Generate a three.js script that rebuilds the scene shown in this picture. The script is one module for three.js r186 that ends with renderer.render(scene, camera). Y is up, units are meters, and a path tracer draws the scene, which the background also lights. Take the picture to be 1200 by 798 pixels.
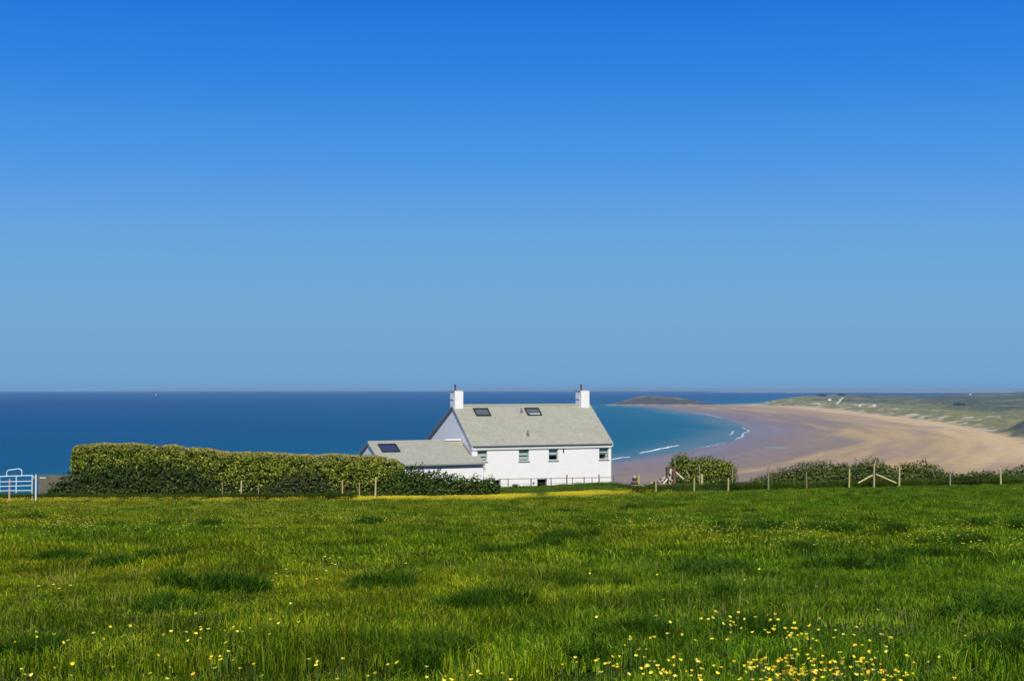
import * as THREE from 'three';
import { mergeGeometries, mergeVertices } from 'three/addons/utils/BufferGeometryUtils.js';
import { ImprovedNoise } from 'three/addons/math/ImprovedNoise.js';

// ------------------------------------------------------------------ camera, sky, sun, exposure
const EYE = 80;                       // metres above the sea
const EARTH = 6371000;
const scene = new THREE.Scene();
const camera = new THREE.PerspectiveCamera(27.18, 1200 / 798, 0.3, 90000);
camera.position.set(0, EYE, 0);
camera.rotation.set(THREE.MathUtils.degToRad(1.77), 0, 0);

const renderer = new THREE.WebGLRenderer({ antialias: true });
renderer.setSize(1024, 680);
renderer.toneMapping = THREE.LinearToneMapping;
renderer.toneMappingExposure = 1.0;
renderer.shadowMap.enabled = true;

// clear summer sky: pale and hazy at the horizon, deep blue higher up, the same all round
const SKY = [[0, 0.165, 0.355, 0.60], [1.0, 0.172, 0.368, 0.62], [3, 0.178, 0.395, 0.655], [6, 0.138, 0.375, 0.725], [9, 0.074, 0.305, 0.775], [12, 0.036, 0.24, 0.755], [15.5, 0.015, 0.175, 0.70], [25, 0.015, 0.150, 0.61], [50, 0.015, 0.132, 0.53], [90, 0.015, 0.124, 0.50]];
function skyColor(e) {
  let i = 0;
  while (i < SKY.length - 2 && e > SKY[i + 1][0]) i++;
  const a = SKY[i], b = SKY[i + 1], t = Math.min(1, Math.max(0, (e - a[0]) / (b[0] - a[0])));
  return [1, 2, 3].map((k) => a[k] + (b[k] - a[k]) * t);
}
{
  const W = 64, H = 2048, data = new Float32Array(W * H * 4);
  for (let r = 0; r < H; r++) {
    const c = skyColor(Math.max(0, (r + 0.5) / H * 180 - 90));
    for (let k = 0; k < W; k++) data.set([c[0], c[1], c[2], 1], (r * W + k) * 4);
  }
  const t = new THREE.DataTexture(data, W, H, THREE.RGBAFormat, THREE.FloatType);
  t.mapping = THREE.EquirectangularReflectionMapping;
  t.magFilter = THREE.LinearFilter; t.needsUpdate = true;
  scene.background = t; scene.environment = t;
}
const SUN_AZ = THREE.MathUtils.degToRad(2.5), SUN_EL = THREE.MathUtils.degToRad(46);
const sun = new THREE.DirectionalLight(new THREE.Color(1.0, 0.915, 0.74), 5.0);
const sunDir = new THREE.Vector3(Math.sin(SUN_AZ) * Math.cos(SUN_EL), Math.sin(SUN_EL), Math.cos(SUN_AZ) * Math.cos(SUN_EL));
sun.position.copy(sunDir).multiplyScalar(300).add(new THREE.Vector3(0, EYE - 8, -90));
sun.target.position.set(0, EYE - 8, -90);
sun.castShadow = true;
sun.shadow.mapSize.set(4096, 4096);
Object.assign(sun.shadow.camera, { left: -110, right: 110, top: 110, bottom: -110, near: 10, far: 700 });
scene.add(sun, sun.target);

scene.fog = new THREE.FogExp2(new THREE.Color(0.42, 0.74, 1.0), 3.6e-5);

// ------------------------------------------------------------------ helpers
function rng(seed) { return () => { seed = (seed + 0x6d2b79f5) | 0; let t = Math.imul(seed ^ (seed >>> 15), 1 | seed); t = (t + Math.imul(t ^ (t >>> 7), 61 | t)) ^ t; return ((t ^ (t >>> 14)) >>> 0) / 4294967296; }; }
const perlin = new ImprovedNoise();
const noise = (x, y, z = 0.37) => perlin.noise(x, y, z);
const fbm = (x, y, o = 4, z = 0.37) => { let s = 0, a = 0.5; for (let i = 0; i < o; i++) { s += a * perlin.noise(x, y, z + i * 7.3); x *= 2.03; y *= 2.03; a *= 0.5; } return s; };
const clamp = (v, a = 0, b = 1) => Math.min(b, Math.max(a, v));
const ss = (a, b, v) => { const t = clamp((v - a) / (b - a)); return t * t * (3 - 2 * t); };
const lerp = (a, b, t) => a + (b - a) * t;
const mix3 = (a, b, t) => [lerp(a[0], b[0], t), lerp(a[1], b[1], t), lerp(a[2], b[2], t)];
function along(pts, t) {              // piecewise linear
  if (t <= pts[0][0]) return pts[0][1];
  for (let i = 0; i < pts.length - 1; i++) if (t <= pts[i + 1][0]) return lerp(pts[i][1], pts[i + 1][1], (t - pts[i][0]) / (pts[i + 1][0] - pts[i][0]));
  return pts[pts.length - 1][1];
}
const F = 1650;
const side = (b, d) => (b - 600) / F * d;               // metres to the right of the line of sight, d metres away
const up = (r, d) => EYE + (450 - r) / F * d;           // height there
const seaDist = (r) => { const k = (r - 450) / F; let d = EYE / k; for (let i = 0; i < 20; i++) d = EYE / Math.max(1e-5, k - d / (2 * EARTH)); return d; };
const curve = (x, z) => -(x * x + z * z) / (2 * EARTH);

const taken = new Map();
function numbered(name) { const n = taken.get(name) ?? 0; taken.set(name, n + 1); return n ? name + '_' + String(n).padStart(3, '0') : name; }
function shadows(o) { o.traverse((m) => { if (m.isMesh) { m.castShadow = true; m.receiveShadow = true; } }); return o; }
function thing(name, label, category, [x, y, z] = [0, 0, 0], turn = 0, group) {
  const o = new THREE.Group(); o.name = numbered(name); o.position.set(x, y, z); o.rotation.y = turn;
  o.userData = { label, category }; if (group) o.userData.group = group;
  scene.add(o); return o;
}
function part(name, geometry, material, parent) {
  const m = new THREE.Mesh(geometry, material); m.name = name; m.castShadow = true; m.receiveShadow = true; parent.add(m); return m;
}
function setting(name, geometry, material, kind = 'structure', label) {
  const m = new THREE.Mesh(geometry, material); m.name = numbered(name); m.userData = { kind }; if (label) m.userData.label = label;
  m.castShadow = true; m.receiveShadow = true; scene.add(m); return m;
}
function dataTex(w, h, fn, srgb = false) {              // fn(i, j) -> [r, g, b] in 0..1, linear; stored as bytes
  const d = new Uint8Array(w * h * 4);
  const enc = srgb ? (c) => (c <= 0.0031308 ? 12.92 * c : 1.055 * Math.pow(c, 1 / 2.4) - 0.055) : (c) => c;
  for (let j = 0; j < h; j++) for (let i = 0; i < w; i++) { const c = fn(i, j), o = (j * w + i) * 4; for (let k = 0; k < 3; k++) d[o + k] = Math.round(255 * clamp(enc(clamp(c[k])))); d[o + 3] = 255; }
  const t = new THREE.DataTexture(d, w, h); t.magFilter = THREE.LinearFilter; t.minFilter = THREE.LinearMipmapLinearFilter; t.generateMipmaps = true;
  t.wrapS = t.wrapT = THREE.RepeatWrapping; if (srgb) t.colorSpace = THREE.SRGBColorSpace; t.needsUpdate = true; return t;
}
// tiling noise on a w-pixel tile, lattice period p
function tileNoise(u, v, p, z) {      // u, v in 0..1, blended so that it repeats
  const a = noise(u * p, v * p, z), b = noise((u - 1) * p, v * p, z), c = noise(u * p, (v - 1) * p, z), d = noise((u - 1) * p, (v - 1) * p, z);
  return lerp(lerp(a, b, u), lerp(c, d, u), v);
}
const std = (rgb, roughness = 0.9, more = {}) => new THREE.MeshStandardMaterial({ color: new THREE.Color().setRGB(...rgb), roughness, ...more });
function gridGeo(nu, nv, fn) {        // fn(i, j) -> {p, c?, uv?}
  const pos = new Float32Array(nu * nv * 3), uv = new Float32Array(nu * nv * 2), idx = []; let col = null;
  for (let j = 0; j < nv; j++) for (let i = 0; i < nu; i++) {
    const k = j * nu + i, r = fn(i, j); pos.set(r.p, k * 3); if (r.uv) uv.set(r.uv, k * 2);
    if (r.c) { col ??= new Float32Array(nu * nv * 3); col.set(r.c, k * 3); }
    if (i < nu - 1 && j < nv - 1) idx.push(k, k + 1, k + nu, k + 1, k + nu + 1, k + nu);
  }
  const g = new THREE.BufferGeometry(); g.setAttribute('position', new THREE.BufferAttribute(pos, 3)); g.setAttribute('uv', new THREE.BufferAttribute(uv, 2));
  if (col) g.setAttribute('color', new THREE.BufferAttribute(col, 3));
  g.setIndex(idx); g.computeVertexNormals(); return g;
}
function polyDist(poly, x, y) {       // signed distance to a closed polygon, positive inside
  let best = 1e18, inside = false;
  for (let i = 0, j = poly.length - 1; i < poly.length; j = i++) {
    const ax = poly[j][0], ay = poly[j][1], bx = poly[i][0], by = poly[i][1], dx = bx - ax, dy = by - ay;
    const t = clamp(((x - ax) * dx + (y - ay) * dy) / (dx * dx + dy * dy)), qx = ax + t * dx - x, qy = ay + t * dy - y;
    best = Math.min(best, qx * qx + qy * qy);
    if ((ay > y) !== (by > y) && x < dx * (y - ay) / dy + ax) inside = !inside;
  }
  return (inside ? 1 : -1) * Math.sqrt(best);
}
function smoothPath(pts, n) { const c = new THREE.CatmullRomCurve3(pts.map(([x, y]) => new THREE.Vector3(x, y, 0)), false, 'centripetal'); return c.getSpacedPoints(n).map((p) => [p.x, p.y]); }

// ------------------------------------------------------------------ the bay: waterline and foot of the dunes (x to the right, d away, in metres)
const shoreB = [[560, 556], [640, 549], [720, 541], [765, 534], [805, 527], [836, 521.5], [858, 516.5], [870, 510], [875, 503.5], [866, 497.5], [850, 491.8], [838, 488.4], [820, 485.3], [793, 481.7], [767, 477.8], [748, 476]].map(([b, r]) => { const d = seaDist(r); return [side(b, d), d]; });
const shore = smoothPath(shoreB, 90);
const backShore = [[760, 474.6], [800, 474.4], [836, 474.2], [868, 473.4], [895, 472.4]].map(([b, r]) => { const d = seaDist(r); return [side(b, d), d]; });
const land = [[-60, 700], ...shore, ...backShore, [1180, 6100], [1500, 7000], [2000, 8200], [3200, 9800], [6200, 9800], [6200, 500], [500, 500]];
const footB = [[900, 475.0], [937, 475.8], [975, 479], [1000, 482], [1031, 486], [1050, 488], [1100, 494], [1131, 499], [1154, 503], [1175, 509], [1192, 514], [1215, 521], [1260, 540]].map(([b, r]) => { const d = seaDist(r) * 0.955; return [side(b, d), d]; });
const foot = smoothPath(footB, 60);
const dunes = [...foot, [900, 900], [6300, 900], [6300, 9900], [2900, 9900], [1900, 8350], [1400, 7050], [1120, 6150], [960, 5600]];

const hillock = (x, d, cx, cd, rx, rd) => Math.exp(-(((x - cx) / rx) ** 2) - ((d - cd) / rd) ** 2);
function bayHeight(x, d, s1, s2) {
  if (s1 < 0) return Math.max(-6, s1 * 0.03);
  let h = Math.min(2.6, 0.006 * s1) + 0.12 * fbm(x / 90, d / 160, 2);
  if (s2 > 0) {
    const k = ss(0, 45, s2), lump = ss(0, 90, s2);
    h += 3.5 * k + 9 * lump * Math.max(0, 0.5 + 1.3 * fbm(x / 70, d / 70, 4, 2.1)) * (1 - 0.55 * ss(350, 900, s2));
    h += 34 * ss(60, 1500, s2) + 10 * fbm(x / 420, d / 420, 3, 8.8) * ss(100, 700, s2);
    h += 21 * hillock(x, d, 1400, 6050, 330, 420) * ss(0, 200, s2) + 9 * hillock(x, d, 1180, 5750, 160, 260) * ss(0, 80, s2);
    h += 20 * hillock(x, d, 778, 2130, 52, 130) * ss(0, 40, s2);
    h += 5.5 * Math.abs(fbm(x / 30, d / 30, 2, 4.4)) * ss(2, 30, s2);
  }
  return h;
}
{
  const X0 = -150, X1 = 3700, D0 = 900, D1 = 9600, T = 2048;
  const dOf = (v) => D0 * Math.pow(D1 / D0, v);
  // what the ground is made of, as seen from above; v runs with the log of the distance
  const s1s = new Float32Array(T * T), s2s = new Float32Array(T * T), S = 8, n = T / S + 1, c1 = new Float32Array(n * n), c2 = new Float32Array(n * n);
  for (let j = 0; j < n; j++) for (let i = 0; i < n; i++) { const x = lerp(X0, X1, i * S / T), d = dOf(j * S / T); c1[j * n + i] = polyDist(land, x, d); c2[j * n + i] = polyDist(dunes, x, d); }
  for (let j = 0; j < T; j++) for (let i = 0; i < T; i++) {
    const a = Math.floor(i / S), b = Math.floor(j / S), p = i / S - a, q = j / S - b, k = b * n + a;
    s1s[j * T + i] = lerp(lerp(c1[k], c1[k + 1], p), lerp(c1[k + n], c1[k + n + 1], p), q);
    s2s[j * T + i] = lerp(lerp(c2[k], c2[k + 1], p), lerp(c2[k + n], c2[k + n + 1], p), q);
  }
  const wet = [0.235, 0.165, 0.108], damp = [0.34, 0.23, 0.118], dry = [0.54, 0.375, 0.165], gold = [0.42, 0.285, 0.10];
  const marram = [0.185, 0.172, 0.036], turf = [0.062, 0.078, 0.018], scrub = [0.034, 0.050, 0.022], bare = [0.52, 0.42, 0.26], heath = [0.085, 0.072, 0.034];
  const map = dataTex(T, T, (i, j) => {
    const x = lerp(X0, X1, i / T), d = dOf(j / T), s1 = s1s[j * T + i], s2 = s2s[j * T + i];
    // sand: bands that run with the beach, wet low down, dry under the dunes
    const w = fbm(s1 / 120 + 9, (x * 0.35 + d) / 900, 3, 5.5), w2 = fbm(s1 / 34, (x * 0.4 + d) / 420, 3, 1.5), w3 = noise(x / 14, d / 40, 3.2);
    const band = s1 / (s1 - s2 + 1) + 0.34 * w + 0.14 * w2;
    let c = mix3(wet, damp, ss(0.34, 0.62, band));
    c = mix3(c, gold, 0.8 * ss(-0.05, 0.40, w2 + 0.8 * w) * ss(60, 200, s1));
    c = mix3(c, dry, ss(0.70, 0.93, s1 / (s1 - s2 + 1) + 0.10 * w2));
    let k = 1 + 0.10 * w3 + 0.16 * w2 + 0.22 * fbm(s1 / 16 + 3, (x * 0.4 + d) / 260, 3, 12.5); c = c.map((v) => v * k);
    if (s2 > -18) {
      const a = fbm(x / 120, d / 160, 4, 11.1), b = fbm(x / 38, d / 60, 4, 3.3), e = fbm(x / 260, d / 200, 4, 17.7), f = fbm(x / 20, d / 26, 3, 6.1);
      let g = mix3(marram, turf, ss(150, 700, s2 + 500 * a));
      g = mix3(g, heath, ss(0.0, 0.25, e) * ss(150, 500, s2));
      g = mix3(g, scrub, ss(-0.02, 0.14, b + 0.7 * a) * ss(90, 380, s2) * 0.95);
      g = mix3(g, scrub, ss(0.05, 0.18, f) * 0.55);
      g = mix3(g, bare, ss(0.20, 0.32, b - 0.5 * a + 0.16 * (1 - ss(0, 200, s2))) * (1 - 0.9 * ss(90, 320, s2)) * 0.8);
      g = mix3(g, [0.17, 0.175, 0.06], ss(0.22, 0.27, fbm(x / 300, d / 130, 2, 23.3)) * ss(500, 800, s2) * 0.7);
      g = mix3(g, scrub, 0.85 * ss(0.25, 0.45, hillock(x, d, 778, 2130, 56, 140) + 0.4 * b));
      c = mix3(c, g, ss(-12, 14, s2 + 40 * b + 14 * f));
    }
    return c;
  }, true);
  const rough = dataTex(512, 512, (i, j) => {
    const q = (j * 4) * T + i * 4, s1 = s1s[q], s2 = s2s[q];
    const x = lerp(X0, X1, i / 512), d = dOf(j / 512);
    const r = s2 > 0 ? 1 : lerp(0.42, 0.95, ss(10, 170, s1 + 70 * fbm(x / 200, d / 300, 3, 2.2)));
    return [r, r, r];
  });
  for (const t of [map, rough]) t.wrapS = t.wrapT = THREE.ClampToEdgeWrapping;
  const NU = 460, NV = 460;
  const g = gridGeo(NU, NV, (i, j) => {
    const u = i / (NU - 1), v = j / (NV - 1), x = lerp(X0, X1, u), d = dOf(v);
    const a = Math.min(T - 1, Math.round(u * T)), b = Math.min(T - 1, Math.round(v * T));
    return { p: [x, bayHeight(x, d, s1s[b * T + a], s2s[b * T + a]) + curve(x, d), -d], uv: [u, v] };
  });
  setting('beach', g, new THREE.MeshStandardMaterial({ map, roughnessMap: rough, roughness: 1 }), 'structure', 'wide curved sandy beach backed by grassy dunes and farmland');
}

// ------------------------------------------------------------------ sea
{
  const NA = 900, radii = [0];
  for (let r = 60; r < 42000; r *= 1.038) radii.push(r);
  const deep = [0.0, 0.050, 0.150], mid = [0.0, 0.070, 0.150], shallow = [0.010, 0.125, 0.165], sandy = [0.13, 0.19, 0.20];
  const g = gridGeo(NA + 1, radii.length, (i, j) => {
    const a = i / NA * Math.PI * 2, r = radii[j], x = Math.sin(a) * r, z = -Math.cos(a) * r;
    let c = deep;
    if (r > 600 && r < 9000 && z < 0 && x > -2500 && x < 3500) {
      const s = -polyDist(land, x, -z) + 90 * fbm(x / 260, z / 200, 3, 2.7);
      c = mix3(c, mid, 1 - ss(500, 1900, s)); c = mix3(c, shallow, 0.85 * (1 - ss(60, 520, s))); c = mix3(c, sandy, 0.7 * (1 - ss(0, 110, s)));
    }
    const n = 1 + 0.20 * fbm(x / 900, z / 2600, 3, 9.1) + 0.16 * fbm(x / 150, z / 420, 2, 1.9);
    return { p: [x, curve(x, z), z], c: c.map((v) => v * n), uv: [x / 48, z / 48] };
  });
  const bump = dataTex(256, 256, (i, j) => { const u = i / 256, v = j / 256, h = 0.5 + 0.45 * tileNoise(u, v, 7, 1.3) + 0.25 * tileNoise(u, v, 19, 4.7) + 0.12 * tileNoise(u, v, 47, 8.7); return [h, h, h]; });
  setting('sea', g, new THREE.MeshPhysicalMaterial({ vertexColors: true, roughness: 0.5, specularIntensity: 0.22, ior: 1.33, bumpMap: bump, bumpScale: 0.9 }), 'structure', 'calm deep blue sea reaching the horizon');
}
// breakers and foam along the waterline
{
  const foam = std([0.74, 0.76, 0.78], 0.9), thinFoam = std([0.42, 0.44, 0.45], 0.9);
  const R = rng(5);
  const ribbon = (line, wide, high, wob, seed) => {   // line of [x, d]; a low ridge of foam
    const n = line.length, rows = 5;
    return gridGeo(n, rows, (i, j) => {
      const [x, d] = line[i], a = line[Math.max(0, i - 1)], b = line[Math.min(n - 1, i + 1)];
      let tx = b[0] - a[0], td = b[1] - a[1]; const l = Math.hypot(tx, td) || 1; tx /= l; td /= l;
      const e = Math.sin(Math.PI * i / (n - 1)) ** 0.35, k = (j / (rows - 1) - 0.5) * wide * e * (0.55 + 0.9 * Math.abs(noise(i * 0.23, seed, 0.6)));
      const off = wob * noise(i * 0.11, seed, 3.7), px = x - td * (k + off), pd = d + tx * (k + off);
      return { p: [px, Math.sin(Math.PI * j / (rows - 1)) * high * e * (0.6 + 0.5 * noise(i * 0.4, seed, 5)) + 0.05 + curve(px, pd), -pd] };
    });
  };
  const bent = (pts, n) => smoothPath(pts.map(([b, r]) => { const d = seaDist(r); return [side(b, d), d]; }), n);
  const add = (pts, n, w, h, wob, seed, label) => setting('surf', ribbon(bent(pts, n), w, h, wob, seed), seed > 2 ? thinFoam : foam, 'structure', label);
  add([[749, 531.3], [762, 528.4], [778, 525.0], [796, 521.6]], 60, 6, 0.95, 3, 1, 'bright white breaker rolling in near the shore');
  add([[718, 538.5], [726, 536.5], [738, 535.2]], 30, 5, 0.55, 3, 2, 'short broken wave beside the house end');
  add([[862, 515.6], [869, 511.2], [874, 506.5], [875, 503.6], [871, 500.2]], 50, 5, 0.25, 6, 3, 'thin foam line on the bend of the waterline');
  add([[855.5, 510], [857, 507.5], [860.5, 504.6]], 24, 4, 0.6, 5, 4, 'small breaking wave inside the bend of the bay');
  add([[848, 491.0], [838, 487.8], [824, 485.4], [808, 483.0]], 50, 6, 0.2, 6, 6, 'faint foam along the far waterline');
  add([[850, 518.2], [842, 520.2], [830, 522.6], [815, 525.2]], 40, 4, 0.15, 6, 7, 'faint foam along the near waterline');
}
// shallow pools and a stream left on the sand by the tide
{
  const water = new THREE.MeshPhysicalMaterial({ color: new THREE.Color().setRGB(0.26, 0.24, 0.20), roughness: 0.28, ior: 1.33 });
  const pool = (b, r, w, depth, seed, label, h0 = 2.6) => {
    const d = seaDist(r) * (1 - 0.0125 * h0), x = side(b, d), pts = [];
    for (let i = 0; i < 40; i++) { const a = i / 40 * Math.PI * 2, k = 1 + 0.35 * noise(Math.cos(a) * 1.7, Math.sin(a) * 1.7, seed); pts.push(new THREE.Vector2(Math.cos(a) * w * k, Math.sin(a) * depth * k)); }
    const g = new THREE.ShapeGeometry(new THREE.Shape(pts)); g.rotateX(-Math.PI / 2);
    g.translate(x, bayHeight(x, d, polyDist(land, x, d), polyDist(dunes, x, d)) + 0.12 + curve(x, d), -d);
    setting('tide_pool', g, water, 'structure', label);
  };
  pool(1095, 500.2, 16, 40, 1.2, 'long blue tide pool below the dunes');
  pool(908, 524.2, 15, 26, 3.4, 'small tide pool low on the wet sand', 1.0);
  pool(893, 491.8, 62, 24, 7.7, 'shallow stream of water crossing the far sand');
  pool(940, 490.6, 40, 14, 9.7, 'thin sheet of water on the far sand');
}

// ------------------------------------------------------------------ island and the far coast
{
  const prof = [[-205, 0], [-185, 5], [-160, 12], [-130, 20], [-105, 30], [-70, 35], [-20, 36], [40, 32], [90, 25], [140, 15], [180, 7], [215, 1.5], [230, 0]];
  const N = 150, M = 60, rock = [0.050, 0.044, 0.040], grassy = [0.115, 0.130, 0.040], pale = [0.26, 0.23, 0.20], heath = [0.135, 0.112, 0.060];
  const d0 = seaDist(475.3) + 95, x0 = side(774, d0);
  const g = gridGeo(N, M, (i, j) => {
    const lx = lerp(-215, 235, i / (N - 1)), lz = lerp(-110, 110, j / (M - 1));   // lz > 0 towards the viewer
    const edge = 82 + 20 * fbm(lx / 60, 3.1, 3, 6.6), t = (Math.abs(lz) - (lz > 0 ? edge - 38 : edge - 70)) / (lz > 0 ? 38 : 70);
    const cliff = 1 - ss(0, 1, t), ph = along(prof, lx);
    const h = ph * cliff * (0.9 + 0.35 * fbm(lx / 40, lz / 40, 3, 1.1)) + (cliff > 0.02 && cliff < 0.95 ? 4 * fbm(lx / 12, lz / 12, 3, 2.9) : 0) - 1.0 + 2.2 * (1 - ss(95, 108, Math.abs(lz)));
    const k = fbm(lx / 26, lz / 26, 3, 4.4);
    let c = mix3(grassy, heath, ss(-0.1, 0.2, k + (lx < -20 ? 0.15 : -0.1)));
    c = mix3(c, rock, clamp(ss(0.02, 0.10, 1 - cliff) + (h < 7 + 6 * k ? 1 : 0)));
    if (h < 4 + 5 * k) c = mix3(c, pale, 0.75);
    return { p: [lx, h, lz], c };
  });
  const m = setting('island', g, new THREE.MeshStandardMaterial({ vertexColors: true, roughness: 1 }), 'structure', 'low rocky green island at the end of the bay');
  m.position.set(x0, curve(x0, d0), -d0);
}
{
  const coast = (b0, b1, d, deep, peak, seed, color, label) => {
    const x0 = side(b0, d), x1 = side(b1, d), N = 240, M = 9;
    const g = gridGeo(N, M, (i, j) => {
      const u = i / (N - 1), x = lerp(x0, x1, u), dd = d + (j / (M - 1)) * deep, p = Math.sin(Math.PI * j / (M - 1));
      const h = peak * p * (0.45 + 0.5 * Math.abs(fbm(u * 7, j * 0.12, 4, seed)) * 2 ) * ss(0, 0.18, u) * ss(0, 0.10, 1 - u);
      return { p: [x, h - 2 + curve(x, dd), -dd] };
    });
    setting('distant_coast', g, std(color, 1), 'structure', label);
  };
  coast(430, 1500, 27000, 5000, 120, 3.3, [0.16, 0.18, 0.15], 'hazy low coast across the bay on the right horizon');
  coast(60, 470, 36000, 5000, 125, 9.9, [0.15, 0.17, 0.16], 'faint line of far land on the left horizon');
  coast(800, 1400, 17500, 900, 15, 6.1, [0.40, 0.36, 0.29], 'pale strip of far sand beyond the headland');
}

// ------------------------------------------------------------------ the field and the slope below it
const FOOT = [[-60, 8.85], [-38, 8.78], [-10, 8.68], [0, 8.58], [5, 8.38], [9, 8.16], [20, 7.88], [38, 7.45], [60, 7.1]];
function drop(x, d) {
  let b;
  if (d < 9) b = 1.6 + 0.012 * d + 0.055 * Math.max(0, d - 6.2);
  else b = 1.12 + 0.0713 * Math.min(d, 105);
  b += (along(FOOT, x) - 8.6) * clamp(d / 105) ** 1.5;
  if (d > 105) {
    const plot = ss(-38, -34.5, x) * (1 - ss(8.6, 12.5, x));
    b += lerp(0.05 * Math.min(4, d - 105) + 0.38 * Math.max(0, d - 109), 0.042 * Math.min(60, d - 105) + 0.5 * Math.max(0, d - 165), plot);
  }
  const near = 1 - ss(100, 125, d);
  b += near * (0.05 * noise(x / 3.1, d / 3.1, 2.2) + 0.10 * noise(x / 9, d / 11, 7.1)) * ss(2, 14, d + 4);
  return b;
}
const groundY = (x, d) => Math.max(-4, EYE - drop(x, d));
{
  const xs = [], ds = [];
  for (let i = -150; i <= 150; i++) { const t = i / 150; xs.push(Math.sign(t) * (60 * Math.abs(t) + 240 * Math.abs(t) ** 4)); }
  for (let d = -60; d < -4; d += 4) ds.push(d);
  for (let d = -4; d < 130; d += 0.8) ds.push(d);
  for (let d = 130; d < 420; d += 6) ds.push(d);
  const g = gridGeo(xs.length, ds.length, (i, j) => {
    const x = xs[i], d = ds[j];
    return { p: [x, groundY(x, d), -d], uv: [x / 5, d / 5] };
  });
  const map = dataTex(512, 512, (i, j) => {
    const u = i / 512, v = j / 512, n = tileNoise(u, v, 9, 1.1), m = tileNoise(u, v, 40, 5.1), f = tileNoise(u, v, 130, 2.1);
    const c = mix3([0.022, 0.045, 0.006], [0.050, 0.055, 0.014], clamp(0.4 + 1.2 * n + 0.9 * m));
    return c.map((q) => q * (1 + 0.8 * f));
  }, true);
  setting('field', g, new THREE.MeshPhysicalMaterial({ map, roughness: 1, specularIntensity: 0.05 }), 'structure', 'green meadow sloping down to the house');
}

// ------------------------------------------------------------------ grass: patches of blades, sown over the field
function bladePatch(R, n, radius, hMin, hMax, wide, palette, lean = 0.45) {
  const pos = [], col = [], idx = [];
  for (let k = 0; k < n; k++) {
    const a = R() * 6.283, r = Math.sqrt(R()) * radius, x = Math.cos(a) * r, z = Math.sin(a) * r, h = lerp(hMin, hMax, R() ** 1.5), w = wide * (0.6 + 0.8 * R());
    const t = R() * 6.283, ux = Math.cos(t) * w / 2, uz = Math.sin(t) * w / 2, b = R() * 6.283, l = h * lean * (0.2 + R()), bx = Math.cos(b) * l, bz = Math.sin(b) * l;
    const c0 = palette[Math.floor(R() * palette.length)], s = 0.75 + 0.5 * R(), c = c0.map((v) => v * s), o = pos.length / 3;
    pos.push(x - ux, -0.04, z - uz, x + ux, -0.04, z + uz, x - ux * 0.8 + bx * 0.3, h * 0.58, z - uz * 0.8 + bz * 0.3, x + ux * 0.8 + bx * 0.3, h * 0.58, z + uz * 0.8 + bz * 0.3, x + bx, h * (1 - 0.25 * lean * R()), z + bz);
    for (let q = 0; q < 5; q++) col.push(...c);
    idx.push(o, o + 1, o + 2, o + 1, o + 3, o + 2, o + 2, o + 3, o + 4);
  }
  const g = new THREE.BufferGeometry();
  g.setAttribute('position', new THREE.Float32BufferAttribute(pos, 3)); g.setAttribute('color', new THREE.Float32BufferAttribute(col, 3)); g.setIndex(idx);
  return g;
}
const bladeMat = new THREE.MeshPhysicalMaterial({ vertexColors: true, roughness: 0.65, specularIntensity: 0.1, side: THREE.DoubleSide });
const GREEN = [[0.104, 0.192, 0.003], [0.130, 0.214, 0.004], [0.080, 0.158, 0.003], [0.168, 0.225, 0.007], [0.050, 0.106, 0.003], [0.028, 0.066, 0.003], [0.26, 0.28, 0.030]];
const STRAW = [0.30, 0.26, 0.085];
function sow(name, label, geometry, spots, tints, mat = bladeMat) {
  const m = new THREE.InstancedMesh(geometry, mat, spots.length), q = new THREE.Quaternion(), e = new THREE.Euler(), M = new THREE.Matrix4(), c = new THREE.Color();
  spots.forEach(([x, d, s, h, turn, dx = 0, dz = 0], i) => {
    q.setFromEuler(e.set(0.07 + dx, turn, dz));
    M.compose(new THREE.Vector3(x, groundY(x, d), -d), q, new THREE.Vector3(s, h, s)); m.setMatrixAt(i, M);
    m.setColorAt(i, c.setRGB(...tints[i]));
  });
  m.name = numbered(name); m.userData = { kind: 'stuff', label }; m.castShadow = m.receiveShadow = true; scene.add(m); return m;
}
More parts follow.
